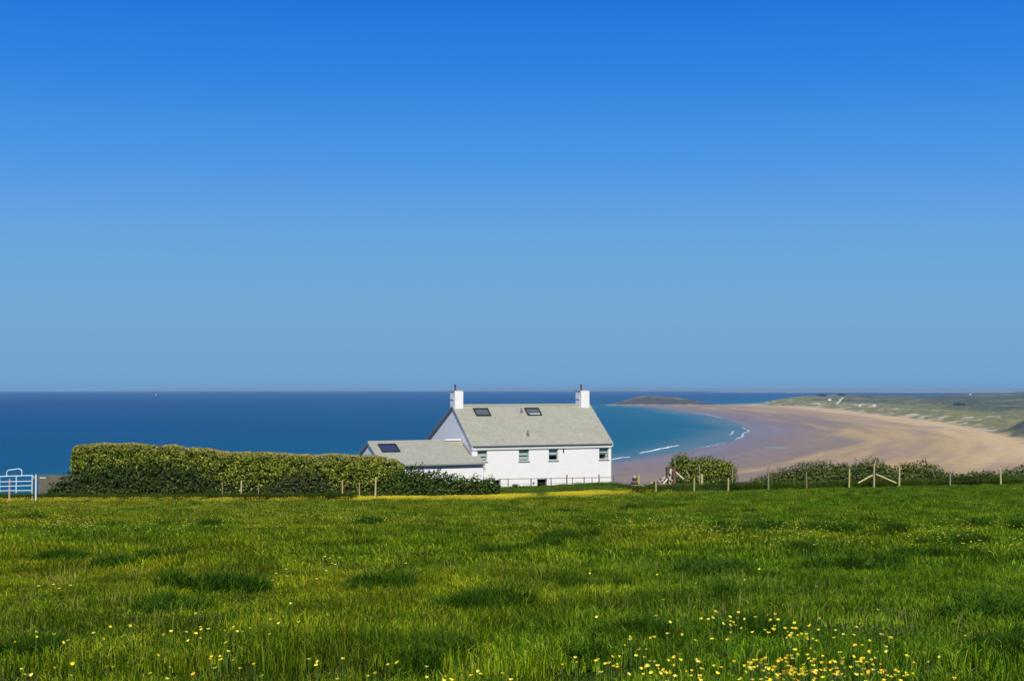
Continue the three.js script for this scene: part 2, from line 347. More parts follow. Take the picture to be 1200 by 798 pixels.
// the colour of the sward: yellower in dry patches on the left, lusher on the right
function tint(x, d, R) {
  const a = fbm(x / 6, d / 12, 3, 3.1), b = fbm(x / 0.9, d / 1.5, 3, 8.2), y = clamp(0.33 - x / 60 + 1.3 * a + 0.9 * b), l = 0.86 + 1.35 * b + 0.7 * (R() - 0.5);
  const c = mix3([0.74, 0.94, 0.9], [1.40, 1.10, 0.8], y);
  return c.map((v) => v * Math.max(0.45, l));
}
{
  const R = rng(11), patchesA = [], patchesB = [];
  const zones = [[4.5, 19, 34, 0.34, 1], [19, 44, 20, 0.36, 1.1], [44, 104.5, 10, 0.42, 1.3]];
  const nearGeo = [0, 1, 2].map((k) => bladePatch(rng(100 + k), 100, 0.20, 0.030, 0.105, 0.0060, GREEN, 0.8));
  const farGeo = [0, 1, 2].map((k) => bladePatch(rng(200 + k), 100, 0.26, 0.045, 0.13, 0.013, GREEN, 0.7));
  zones.forEach(([d0, d1, dens, rad, s], z) => {
    const lists = [[], [], []], tl = [[], [], []];
    const n = Math.round(dens * 0.86 * (d1 * d1 - d0 * d0) / 2);
    for (let k = 0; k < n; k++) {
      const d = Math.sqrt(lerp(d0 * d0, d1 * d1, R())), x = (R() - 0.5) * 0.86 * d * 1.0, v = Math.floor(R() * 3);
      const tall = 0.78 + 1.2 * Math.max(-0.3, fbm(x / 2.2, d / 2.8, 2, 6.4)) + 1.3 * Math.max(-0.25, noise(x / 0.45, d / 0.6, 16.4)) + 0.25 * R();
      lists[v].push([x, d, s * (0.85 + 0.3 * R()), s * 0.92 * tall, R() * 6.28, (R() - 0.5) * 0.2, (R() - 0.5) * 0.2]); tl[v].push(tint(x, d, R));
    }
    lists.forEach((l, v) => sow('meadow_grass', ['short green grass of the near meadow', 'green grass across the middle of the meadow', 'green grass of the far meadow towards the house'][z], z === 0 ? nearGeo[v] : farGeo[v], l, tl[v]));
  });
  // dark lush tussocks
  const tuss = bladePatch(rng(31), 300, 0.22, 0.12, 0.30, 0.011, [[0.022, 0.062, 0.003], [0.030, 0.078, 0.003], [0.016, 0.046, 0.003], [0.05, 0.11, 0.004]], 0.8);
  const spots = [], tints = [];
  const put = (x, d, n, spread, s) => { for (let k = 0; k < n; k++) { spots.push([x + (R() - 0.5) * spread * 0.6, d + (R() - 0.5) * spread * 0.9, s * (0.6 + 0.6 * R()), s * (0.6 + 0.5 * R()), R() * 6.28]); const q = 0.8 + 0.5 * R(); tints.push([q, q, q]); } };
  for (const [b, r, n, w, s] of [[925, 650, 5, 1.0, 1.2], [1075, 656, 5, 0.9, 1.1], [286, 693, 4, 0.6, 1], [142, 666, 3, 0.6, 1.2], [560, 712, 7, 1.0, 0.9], [575, 715, 4, 0.6, 0.9], [880, 622, 9, 2.6, 1.3], [980, 624, 7, 2, 1.2], [1180, 622, 8, 2, 1.3], [640, 636, 5, 1.4, 1.1], [680, 634, 6, 1.6, 1.2], [850, 672, 6, 1.6, 1], [1145, 720, 6, 1, 0.9], [1180, 760, 7, 0.8, 0.7], [890, 745, 7, 0.5, 0.7], [910, 752, 4, 0.4, 0.6], [30, 768, 5, 0.5, 0.7], [205, 715, 5, 0.8, 0.8], [760, 600, 10, 3.5, 1.5], [1110, 640, 6, 2, 1.1], [450, 616, 6, 2.4, 1.2], [225, 618, 6, 2.4, 1.2], [60, 660, 5, 1, 1], [430, 690, 6, 1.2, 0.9], [1010, 668, 7, 1.5, 1], [740, 745, 5, 0.7, 0.7], [520, 770, 5, 0.6, 0.6], [700, 690, 5, 1, 0.8]]) {
    let d = 1.12 / ((r - 450) / F - 0.0713); for (let q = 0; q < 8; q++) d = drop(side(b, d), d) / ((r - 450) / F); d = clamp(d, 6, 103); put(side(b, d), d, n, w, s);
  }
  for (let k = 0; k < 420; k++) { const d = Math.sqrt(lerp(60, 10400, R())), x = (R() - 0.5) * 0.84 * d; if (fbm(x / 7, d / 7, 2, 12.3) > 0.02) put(x, d, 1 + Math.floor(R() * 3), 0.7, 0.55 + 0.6 * R()); }
  sow('grass_tussock', 'darker tussocks of lush grass dotted over the meadow', tuss, spots, tints);
  // dry stems
  const stem = bladePatch(rng(47), 16, 0.42, 0.10, 0.22, 0.004, [STRAW, [0.20, 0.21, 0.05], [0.24, 0.22, 0.07]], 0.35), sp = [], st = [];
  for (let k = 0; k < 9000; k++) { const d = Math.sqrt(lerp(30, 10700, R())), x = (R() - 0.5) * 0.86 * d; if (fbm(x / 4, d / 7, 3, 14.1) - x / 160 > 0.03) { const w = d > 30 ? 1.5 : 1; sp.push([x, d, w, 0.7 + 0.4 * R(), R() * 6.28]); st.push([0.9, 0.95, 0.8]); } }
  sow('grass_stem', 'thin straw coloured flowering grass stems in the meadow', stem, sp, st);
  // long grass of the verge, tinted darker along the hedges than before the house
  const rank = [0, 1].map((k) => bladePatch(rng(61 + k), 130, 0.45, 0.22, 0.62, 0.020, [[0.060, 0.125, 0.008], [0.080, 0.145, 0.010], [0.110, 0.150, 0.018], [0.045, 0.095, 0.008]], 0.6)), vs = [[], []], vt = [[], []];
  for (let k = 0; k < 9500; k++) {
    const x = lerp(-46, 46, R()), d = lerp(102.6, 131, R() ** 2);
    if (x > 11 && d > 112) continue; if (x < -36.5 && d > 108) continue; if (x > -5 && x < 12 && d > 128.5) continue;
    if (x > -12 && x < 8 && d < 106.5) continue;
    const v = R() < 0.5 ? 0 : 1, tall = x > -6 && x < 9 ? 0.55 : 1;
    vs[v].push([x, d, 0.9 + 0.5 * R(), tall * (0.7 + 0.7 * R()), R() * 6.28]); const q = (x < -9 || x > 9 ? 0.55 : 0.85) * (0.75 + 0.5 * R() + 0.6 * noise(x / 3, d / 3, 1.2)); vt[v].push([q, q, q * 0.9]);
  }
  vs.forEach((l, v) => sow('verge_grass', 'long grass at the foot of the field, darker along the hedges', rank[v], l, vt[v]));
}

// ------------------------------------------------------------------ yellow flowers
{
  const petal = (R, r) => {           // a shallow cup of narrow petals
    const pos = [], idx = [], n = 9; pos.push(0, 0, 0);
    for (let k = 0; k < n; k++) { const a = k / n * 6.283; for (const [t, q, y] of [[-0.32, 0.55, 0.004], [-0.22, 1, 0.010], [0.22, 1, 0.010], [0.32, 0.55, 0.004]]) pos.push(Math.cos(a + t) * r * q * (0.9 + 0.2 * R()), y * (0.8 + 0.6 * R()), Math.sin(a + t) * r * q); const o = 1 + k * 4; idx.push(0, o, o + 3, o, o + 1, o + 3, o + 1, o + 2, o + 3); }
    const g = new THREE.BufferGeometry(); g.setAttribute('position', new THREE.Float32BufferAttribute(pos, 3)); g.setIndex(idx); return g;
  };
  const R = rng(77), blooms = [petal(R, 0.0130), petal(R, 0.0112), petal(R, 0.0150)];
  const bloomMat = [std([0.80, 0.70, 0.012], 0.6, { side: THREE.DoubleSide }), std([0.80, 0.72, 0.10], 0.6, { side: THREE.DoubleSide }), std([0.80, 0.50, 0.010], 0.6, { side: THREE.DoubleSide })];
  const stemGeo = new THREE.CylinderGeometry(0.0016, 0.0024, 1, 5); stemGeo.translate(0, 0.5, 0);
  const stemMat = std([0.08, 0.15, 0.02], 0.7);
  const clusters = [[1.98, 8.45, 0.42, 0.75, 62, 0.3], [1.55, 8.25, 0.30, 0.5, 46, 0.4], [1.75, 9.9, 0.42, 0.9, 26, 0.2], [0.86, 8.5, 0.48, 0.8, 36, 0.1], [-1.85, 8.6, 0.62, 1.1, 46, 0.1], [-2.85, 9.1, 0.45, 1.4, 24, 0], [-0.5, 8.2, 0.7, 0.5, 18, 0.05], [0, 11.5, 3.4, 4.5, 24, 0.02]];
  for (const [cx, cd, sx, sd, n, orange] of clusters) for (let k = 0; k < n; k++) {
    const g = () => (R() + R() + R() - 1.5) * 1.15, x = cx + sx * g(), d = Math.max(7.3, cd + sd * g()), h = 0.13 + 0.10 * R();
    const f = thing('yellow_flower', 'small yellow wildflower on a thin stem in the foreground grass', 'flower', [x, groundY(x, d) - 0.01, -d], R() * 6.28, 'yellow wildflowers in the near grass');
    const s = part('stem', stemGeo, stemMat, f); s.scale.set(1, h, 1);
    const b = part('bloom', blooms[Math.floor(R() * 3)], bloomMat[R() < orange ? 2 : R() < 0.55 ? 0 : 1], f); b.position.set(0, h, 0); b.rotation.set(0.9 * (R() - 0.25), 0, 0.9 * (R() - 0.5));
  }
  {
    const g = petal(R, 0.0118), gs = [], gt = []; g.translate(0, 0.14, 0);
    for (const [cx, cd, sx, sd, n, orange] of clusters.slice(0, 4)) for (let k = 0; k < n * 0.9; k++) { const q = () => (R() + R() + R() - 1.5) * 1.1, d = Math.max(7.3, cd + sd * q()), x = cx + sx * q(); gs.push([x, d, 0.8 + 0.4 * R(), 0.7 + 0.6 * R(), R() * 6.28, 0.3 * (R() - 0.3), 0.3 * (R() - 0.5)]); const o = R() < orange ? 0.75 : 1; gt.push([1, o, 1]); }
    sow('yellow_flower_patch', 'further yellow wildflowers scattered low in the near grass', g, gs, gt, bloomMat[0]);
  }
  // buttercups too many to count along the far edge of the field
  const heads = (Rn, n, rad, size) => {
    const pos = [], idx = [];
    for (let k = 0; k < n; k++) { const a = Rn() * 6.28, r = Math.sqrt(Rn()) * rad, x = Math.cos(a) * r, z = Math.sin(a) * r, y = 0.16 + 0.20 * Rn(), s = size * (0.7 + 0.6 * Rn()), o = pos.length / 3; pos.push(x, y - 0.012, z); for (let q = 0; q < 5; q++) { const t = q / 5 * 6.28; pos.push(x + Math.cos(t) * s, y + 0.008, z + Math.sin(t) * s); } for (let q = 0; q < 5; q++) idx.push(o, o + 1 + q, o + 1 + (q + 1) % 5); }
    const g = new THREE.BufferGeometry(); g.setAttribute('position', new THREE.Float32BufferAttribute(pos, 3)); g.setIndex(idx); return g;
  };
  const geo = heads(rng(81), 34, 0.5, 0.026), spots = [], tints = [];
  for (let k = 0; k < 9000; k++) {
    const d = lerp(84, 107.5, R()), x = lerp(-40, 11, R()), c = -2 - Math.max(0, (104 - d)) * 0.2;
    const dens = ss(99.5, 103.5, d + 1.6 * noise(x / 4, 2.2)) * (x > -14 && x < 7 ? 1 : x < -14 ? 0.22 : 0.3) + 0.10 * ss(84, 95, d) * (x < 8 ? 1 : 0.2);
    if (R() > dens * Math.max(0, 0.45 + 2.2 * fbm(x / 3.4, d / 4, 3, 5.9))) continue;
    spots.push([x, d, 1, 1, R() * 6.28]); const q = 0.9 + 0.2 * R(); tints.push([q, q * (0.88 + 0.2 * R()), q]);
  }
  sow('buttercup', 'band of yellow buttercups along the far edge of the meadow', geo, spots, tints, std([0.82, 0.70, 0.015], 0.6, { side: THREE.DoubleSide }));
  const g2 = heads(rng(83), 7, 0.6, 0.017), s2 = [], t2 = [];
  for (let k = 0; k < 1900; k++) { const d = Math.sqrt(lerp(170, 9000, R())), x = (R() - 0.5) * 0.8 * d; if (fbm(x / 6, d / 8, 3, 15.5) - x / 120 < 0.06) continue; s2.push([x, d, 1, 0.8, R() * 6.28]); t2.push([1, 1.1, 3]); }
  sow('buttercup', 'scattered tiny yellow flowers across the meadow', g2, s2, t2, std([0.70, 0.58, 0.03], 0.6, { side: THREE.DoubleSide }));
}

// ------------------------------------------------------------------ leaves
class Leaves {
  constructor(R) { this.R = R; this.p = []; this.c = []; }
  leaf(x, y, z, nx, ny, nz, size, color) {   // a folded diamond leaf
    const R = this.R; let ax = R() - 0.5, ay = R() - 0.5, az = R() - 0.5;
    let k = ax * nx + ay * ny + az * nz; ax -= k * nx; ay -= k * ny; az -= k * nz; let l = Math.hypot(ax, ay, az) || 1; ax /= l; ay /= l; az /= l;
    const bx = ny * az - nz * ay, by = nz * ax - nx * az, bz = nx * ay - ny * ax, w = size * 0.30, f = size * 0.10, L = size * 0.5;
    const A = [x - ax * L, y - ay * L, z - az * L], T = [x + ax * L, y + ay * L, z + az * L];
    const P = [x + bx * w + nx * f, y + by * w + ny * f, z + bz * w + nz * f], Q = [x - bx * w + nx * f, y - by * w + ny * f, z - bz * w + nz * f];
    this.p.push(...A, ...P, ...T, ...A, ...T, ...Q);
    for (let q = 0; q < 6; q++) this.c.push(...color);
  }
  around(x, y, z, nx, ny, nz, size, palette, spread = 0.8) {
    const R = this.R; let ax = nx + (R() - 0.5) * 2 * spread, ay = ny + (R() - 0.5) * 2 * spread, az = nz + (R() - 0.5) * 2 * spread; const l = Math.hypot(ax, ay, az) || 1;
    const c = palette[Math.floor(R() * palette.length)], s = 0.75 + 0.5 * R();
    this.leaf(x, y, z, ax / l, ay / l, az / l, size * (0.65 + 0.7 * R()), [c[0] * s, c[1] * s, c[2] * s]);
  }
  build() { const g = new THREE.BufferGeometry(); g.setAttribute('position', new THREE.Float32BufferAttribute(this.p, 3)); g.setAttribute('color', new THREE.Float32BufferAttribute(this.c, 3)); return g; }
}
const leafMat = new THREE.MeshPhysicalMaterial({ vertexColors: true, roughness: 0.5, specularIntensity: 0.18, side: THREE.DoubleSide });
const darkCoreMat = new THREE.MeshPhysicalMaterial({ color: new THREE.Color().setRGB(0.016, 0.022, 0.008), roughness: 1, specularIntensity: 0.03 });  // for added opaque dark cores that block light inside the bushes
const woodMat = std([0.10, 0.075, 0.05], 0.95);
// a bush from overlapping lobes: [x, y, z, rx, ry, rz] about its base
function bush(name, label, category, base, lobes, count, size, palette, seed, group, extra) {
  const t = thing(name, label, category, base, 0, group), R = rng(seed), L = new Leaves(R);
  const area = lobes.map(([, , , a, b, c]) => (a * b + b * c + a * c)), sum = area.reduce((s, v) => s + v, 0);
  for (let k = 0; k < count; k++) {
    let q = R() * sum, i = 0; while (i < lobes.length - 1 && q > area[i]) q -= area[i++];
    const [x, y, z, a, b, c] = lobes[i], u = R() * 2 - 1, f = R() * 6.283, s = Math.sqrt(1 - u * u), dx = s * Math.cos(f), dy = u, dz = s * Math.sin(f);
    const wob = 1 + 0.30 * noise(dx * 2.3 + x, dy * 2.3 + seed, dz * 2.3) + 0.26 * noise(dx * 6 + x, dy * 6, dz * 6 + seed), r = wob * (R() < 0.25 ? 0.72 + 0.2 * R() : 0.92 + 0.14 * R());
    const px = x + dx * a * r, py = y + dy * b * r, pz = z + dz * c * r; if (py < -0.5) continue;
    if (lobes.some((o, j) => j !== i && ((px - o[0]) / o[3]) ** 2 + ((py - o[1]) / o[4]) ** 2 + ((pz - o[2]) / o[5]) ** 2 < 0.55)) continue;
    L.around(px, py, pz, dx, dy * 0.8 + 0.35, dz, size, palette, 0.95);
  }
  extra?.(L, R);
  part('foliage', L.build(), leafMat, t);
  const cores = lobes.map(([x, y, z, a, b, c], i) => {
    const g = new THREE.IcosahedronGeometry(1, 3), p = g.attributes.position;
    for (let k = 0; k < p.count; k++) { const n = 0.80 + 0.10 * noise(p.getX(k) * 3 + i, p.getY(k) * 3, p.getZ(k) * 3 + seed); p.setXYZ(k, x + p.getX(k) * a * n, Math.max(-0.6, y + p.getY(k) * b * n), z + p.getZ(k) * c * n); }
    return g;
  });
  part('added_dark_core', mergeGeometries(cores), darkCoreMat, t);
  const stems = [];
  for (let k = 0; k < lobes.length * 3; k++) { const o = lobes[k % lobes.length], g = new THREE.CylinderGeometry(0.02, 0.045, Math.max(0.4, o[1] + 0.6), 6); g.translate(0, Math.max(0.4, o[1] + 0.6) / 2 - 0.6, 0); g.rotateZ((R() - 0.5) * 0.5); g.translate(o[0] + (R() - 0.5) * o[3] * 0.5, 0, o[2] + (R() - 0.5) * o[5] * 0.4); stems.push(g); }
  part('stem', mergeGeometries(stems), woodMat, t);
  return t;
}
const BRAMBLE = [[0.020, 0.048, 0.004], [0.028, 0.060, 0.005], [0.014, 0.034, 0.004], [0.044, 0.072, 0.008], [0.040, 0.046, 0.010], [0.085, 0.11, 0.025]];
const DARK = [[0.026, 0.060, 0.005], [0.036, 0.074, 0.006], [0.018, 0.042, 0.005], [0.056, 0.090, 0.010], [0.095, 0.125, 0.03]];
const RIGHT = [[0.050, 0.098, 0.008], [0.068, 0.125, 0.010], [0.085, 0.105, 0.018], [0.085, 0.070, 0.026], [0.036, 0.070, 0.008], [0.15, 0.17, 0.045]];
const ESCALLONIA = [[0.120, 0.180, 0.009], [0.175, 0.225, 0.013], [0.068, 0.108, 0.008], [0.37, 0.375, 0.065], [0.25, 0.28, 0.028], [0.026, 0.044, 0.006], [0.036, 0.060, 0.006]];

// the long clipped hedge
{
  const d = 109.5, top = [[86, 529], [92, 523.5], [108, 521], [160, 521.5], [225, 525], [262, 530], [330, 532], [395, 534], [440, 535.5], [462, 538], [474, 545]];
  const x0 = side(86, d), x1 = side(474, d), yb = groundY(-20, d), t = thing('clipped_hedge', 'long clipped hedge with pale yellow green top left of the house', 'hedge', [(x0 + x1) / 2, yb, -d]);
  const R = rng(303), L = new Leaves(R), mid = (x0 + x1) / 2;
  const topAt = (x) => up(along(top, 600 + x / d * F), d) + 0.10 * noise(x * 0.9, 3.3, 1.1) + 0.10 * noise(x * 0.35, 1.3, 4.1) - yb;
  const sect = (x, f) => {            // rounded box: f from 0 (front foot) over the top to 1 (back foot)
    const a = Math.PI * (1 - f), n = 0.42, e = clamp(Math.min((x - x0) / 0.9, (x1 - x) / 1.4)), ez = Math.sqrt(1 - (1 - e) ** 2), h = topAt(x), hw = (1.35 + 0.12 * noise(x * 0.8, f * 4, 9.2)) * (0.35 + 0.65 * ez);
    const c = Math.cos(a), s = Math.sin(a); return [-Math.sign(c) * Math.abs(c) ** n * hw * -1, s ** n * h, h];
  };
  for (let k = 0; k < 62000; k++) {
    const x = lerp(x0, x1, R()), f = R() < 0.80 ? R() * 0.56 : 0.56 + R() * 0.44, [z0, y0, h] = sect(x, f), a = Math.PI * (1 - f);
    let z = -z0, y = y0; const r = R() < 0.3 ? 0.86 + 0.08 * R() : 0.95 + 0.09 * R() + 0.05 * noise(x * 2.2, y * 2.2, z * 2.2);
    const lump = 0.20 * noise(x * 1.5, y * 1.7, 3.1) + 0.13 * noise(x * 3.7, y * 3.9, 6.1); if (lump < -0.045 && R() < 0.85) continue; z = z * r + Math.sign(z) * lump; y = 0.6 * y + 0.4 * y * r; if (y < 0.2) continue;
    if (x < x0 + 1.3 && y < 2.2) continue;
    const ny = y > h * 0.86 ? 1 : 0.25, nz = Math.cos(a) < 0 ? 0.9 : -0.9;
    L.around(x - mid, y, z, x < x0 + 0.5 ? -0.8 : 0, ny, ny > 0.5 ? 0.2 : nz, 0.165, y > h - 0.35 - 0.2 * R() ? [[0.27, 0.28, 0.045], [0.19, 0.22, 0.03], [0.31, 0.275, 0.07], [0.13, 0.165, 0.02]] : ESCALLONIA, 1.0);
  }
  part('foliage', L.build(), leafMat, t);
  const S = new Leaves(R);
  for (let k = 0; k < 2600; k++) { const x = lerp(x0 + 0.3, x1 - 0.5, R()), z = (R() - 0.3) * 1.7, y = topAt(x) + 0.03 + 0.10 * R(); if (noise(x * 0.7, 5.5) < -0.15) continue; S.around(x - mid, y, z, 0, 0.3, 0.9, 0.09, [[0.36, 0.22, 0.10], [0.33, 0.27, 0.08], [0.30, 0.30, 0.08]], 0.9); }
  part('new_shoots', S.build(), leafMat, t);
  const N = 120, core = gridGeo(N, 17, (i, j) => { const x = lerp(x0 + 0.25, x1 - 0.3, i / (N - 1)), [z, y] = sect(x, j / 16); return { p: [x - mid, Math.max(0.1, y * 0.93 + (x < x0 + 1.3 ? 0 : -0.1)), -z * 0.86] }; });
  part('added_dark_core', core, new THREE.MeshPhysicalMaterial({ color: darkCoreMat.color, roughness: 1, specularIntensity: 0.03, side: THREE.DoubleSide }), t);  // added dark core, stops light passing through the hedge leaves
}
const lobe = (b, r, d, base, rx, ry, rz, dz = 0) => [side(b, d) - base[0], up(r, d) - base[1] - ry, dz, rx, ry, rz];
{
  let d = 105.9, b = [side(160, d), groundY(side(160, d), d), -d];
  bush('bramble_thicket', 'dark bramble thicket in front of the clipped hedge, beside the grey wall', 'bush', b,
    [lobe(72, 566, d, b, 1.1, 1.4, 1.2), lobe(93, 554, d, b, 1.7, 2.0, 1.4), lobe(122, 546, d, b, 2.1, 2.5, 1.5), lobe(155, 545, d, b, 2.2, 2.6, 1.6), lobe(190, 543, d, b, 2.2, 2.6, 1.5), lobe(222, 548, d, b, 2.0, 2.4, 1.4), lobe(244, 562, d, b, 1.4, 1.6, 1.1), lobe(140, 566, d, b, 3.0, 1.4, 1.9), lobe(205, 567, d, b, 2.6, 1.4, 1.8)], 34000, 0.21, BRAMBLE, 401);
  d = 105.6; b = [side(352, d), groundY(side(352, d), d), -d];
  bush('bramble_thicket', 'low rounded dark bush between the wooden posts of the hedge fence', 'bush', b,
    [lobe(325, 567, d, b, 1.2, 1.3, 1.0), lobe(345, 556, d, b, 1.5, 2.0, 1.2), lobe(368, 555, d, b, 1.5, 2.0, 1.1), lobe(384, 570, d, b, 1.0, 1.1, 0.9)], 10000, 0.21, [...BRAMBLE, [0.075, 0.062, 0.02]], 402);
  d = 106.5; b = [side(512, d), groundY(side(512, d), d), -d];
  bush('bramble_thicket', 'dark green bush in front of the white annex wall', 'bush', b,
    [lobe(457, 566, d, b, 1.1, 1.4, 1.0), lobe(472, 551, d, b, 1.5, 2.2, 1.2), lobe(490, 549, d, b, 1.5, 2.2, 1.3), lobe(511, 554, d, b, 1.5, 1.9, 1.2), lobe(534, 558, d, b, 1.5, 1.7, 1.2), lobe(557, 559, d, b, 1.4, 1.6, 1.1), lobe(573, 561, d, b, 0.9, 1.4, 0.9)], 21000, 0.19, DARK, 403);
  // right of the house
  d = 112; b = [side(822, d), up(567, d), -d];
  bush('seaside_shrub', 'bright rounded shrub standing out against the beach', 'bush', b,
    [lobe(800, 533, d, b, 1.15, 1.3, 1.0), lobe(796, 542, d, b, 0.9, 1.2, 0.9), lobe(822, 536, d, b, 1.0, 1.2, 1.0), lobe(836, 537, d, b, 1.2, 1.2, 1.0), lobe(851, 541, d, b, 0.8, 1.0, 0.9), lobe(825, 548, d, b, 2.2, 0.9, 1.0)], 24000, 0.12, [...ESCALLONIA, [0.26, 0.28, 0.07], [0.030, 0.052, 0.006], [0.05, 0.08, 0.008]], 404,
    undefined, (L, R) => { for (let k = 0; k < 60; k++) L.around(side(796 + 16 * R(), d) - b[0], up(534 - 5 * R() * R(), d) - b[1], (R() - 0.5) * 0.6, 0, 0.4, 0.8, 0.07, [[0.10, 0.06, 0.05], [0.3, 0.28, 0.2]], 1); });
  const G = 'bramble bushes along the right hand fence';
  const right = [
    ['low spreading bramble bush at the left end of the right hand bank', [[888, 561, .9, .9], [903, 555, 1.1, 1.2], [922, 549, 1.2, 1.4], [940, 545, 1.2, 1.6], [955, 545, 1.0, 1.6]], 13500],
    ['bramble bush left of the braced fence post', [[968, 543, 1.2, 1.7], [985, 544, 1.1, 1.6], [1000, 547, .9, 1.4]], 10000],
    ['tallest bramble bush, behind the braced fence post', [[1009, 544, 1.0, 1.6], [1020, 539, 1.2, 1.9], [1034, 544, 1.0, 1.6], [1045, 550, .8, 1.2]], 10000],
    ['wide brown green bramble bush right of the braced post', [[1060, 544, 1.1, 1.6], [1076, 543, 1.3, 1.6], [1092, 547, 1.2, 1.4], [1106, 553, .9, 1.1]], 11500],
    ['low grassy bush between the last two fence posts', [[1122, 556, 1.0, 0.9], [1140, 554, 1.1, 0.9], [1158, 552, 1.0, 1.0]], 7000],
    ['dark bush cut off by the right edge of the view', [[1180, 550, .8, 1.1], [1196, 547, 1.0, 1.4], [1216, 546, 1.3, 1.5], [1240, 549, 1.2, 1.4]], 9000],
  ];
  right.forEach(([label, ls, n], i) => {
    d = 105 + (i % 2) * 0.5; const bx = side(ls[Math.floor(ls.length / 2)][0], d); b = [bx, groundY(bx, d), -d];
    bush('bramble_bush', label, 'bush', b, ls.map(([q, r, rx, ry], k) => lobe(q, r, d, b, rx, ry, 1.0, (k % 2) * 0.3)), n, i === 4 ? 0.14 : 0.155, i === 4 ? DARK : RIGHT, 420 + i, G);
  });
  // small plants before the house
  for (const [q, r, rx, ry, label] of [[604, 567, .45, .5, 'small dark shrub at the foot of the white house wall'], [678, 565, .6, .55, 'loose leafy plant by the garden fence'], [691, 566, .45, .5, 'small bushy plant near the right end of the garden fence']]) {
    d = 126; const bx = side(q, d); b = [bx, up(573, d), -d];
    bush('garden_plant', label, 'plant', b, [lobe(q, r, d, b, rx, ry, 0.5), lobe(q + 4, r + 3, d, b, rx * .7, ry * .7, 0.4)], 900, 0.12, q === 604 ? DARK : ESCALLONIA, 450 + q);
  }
}

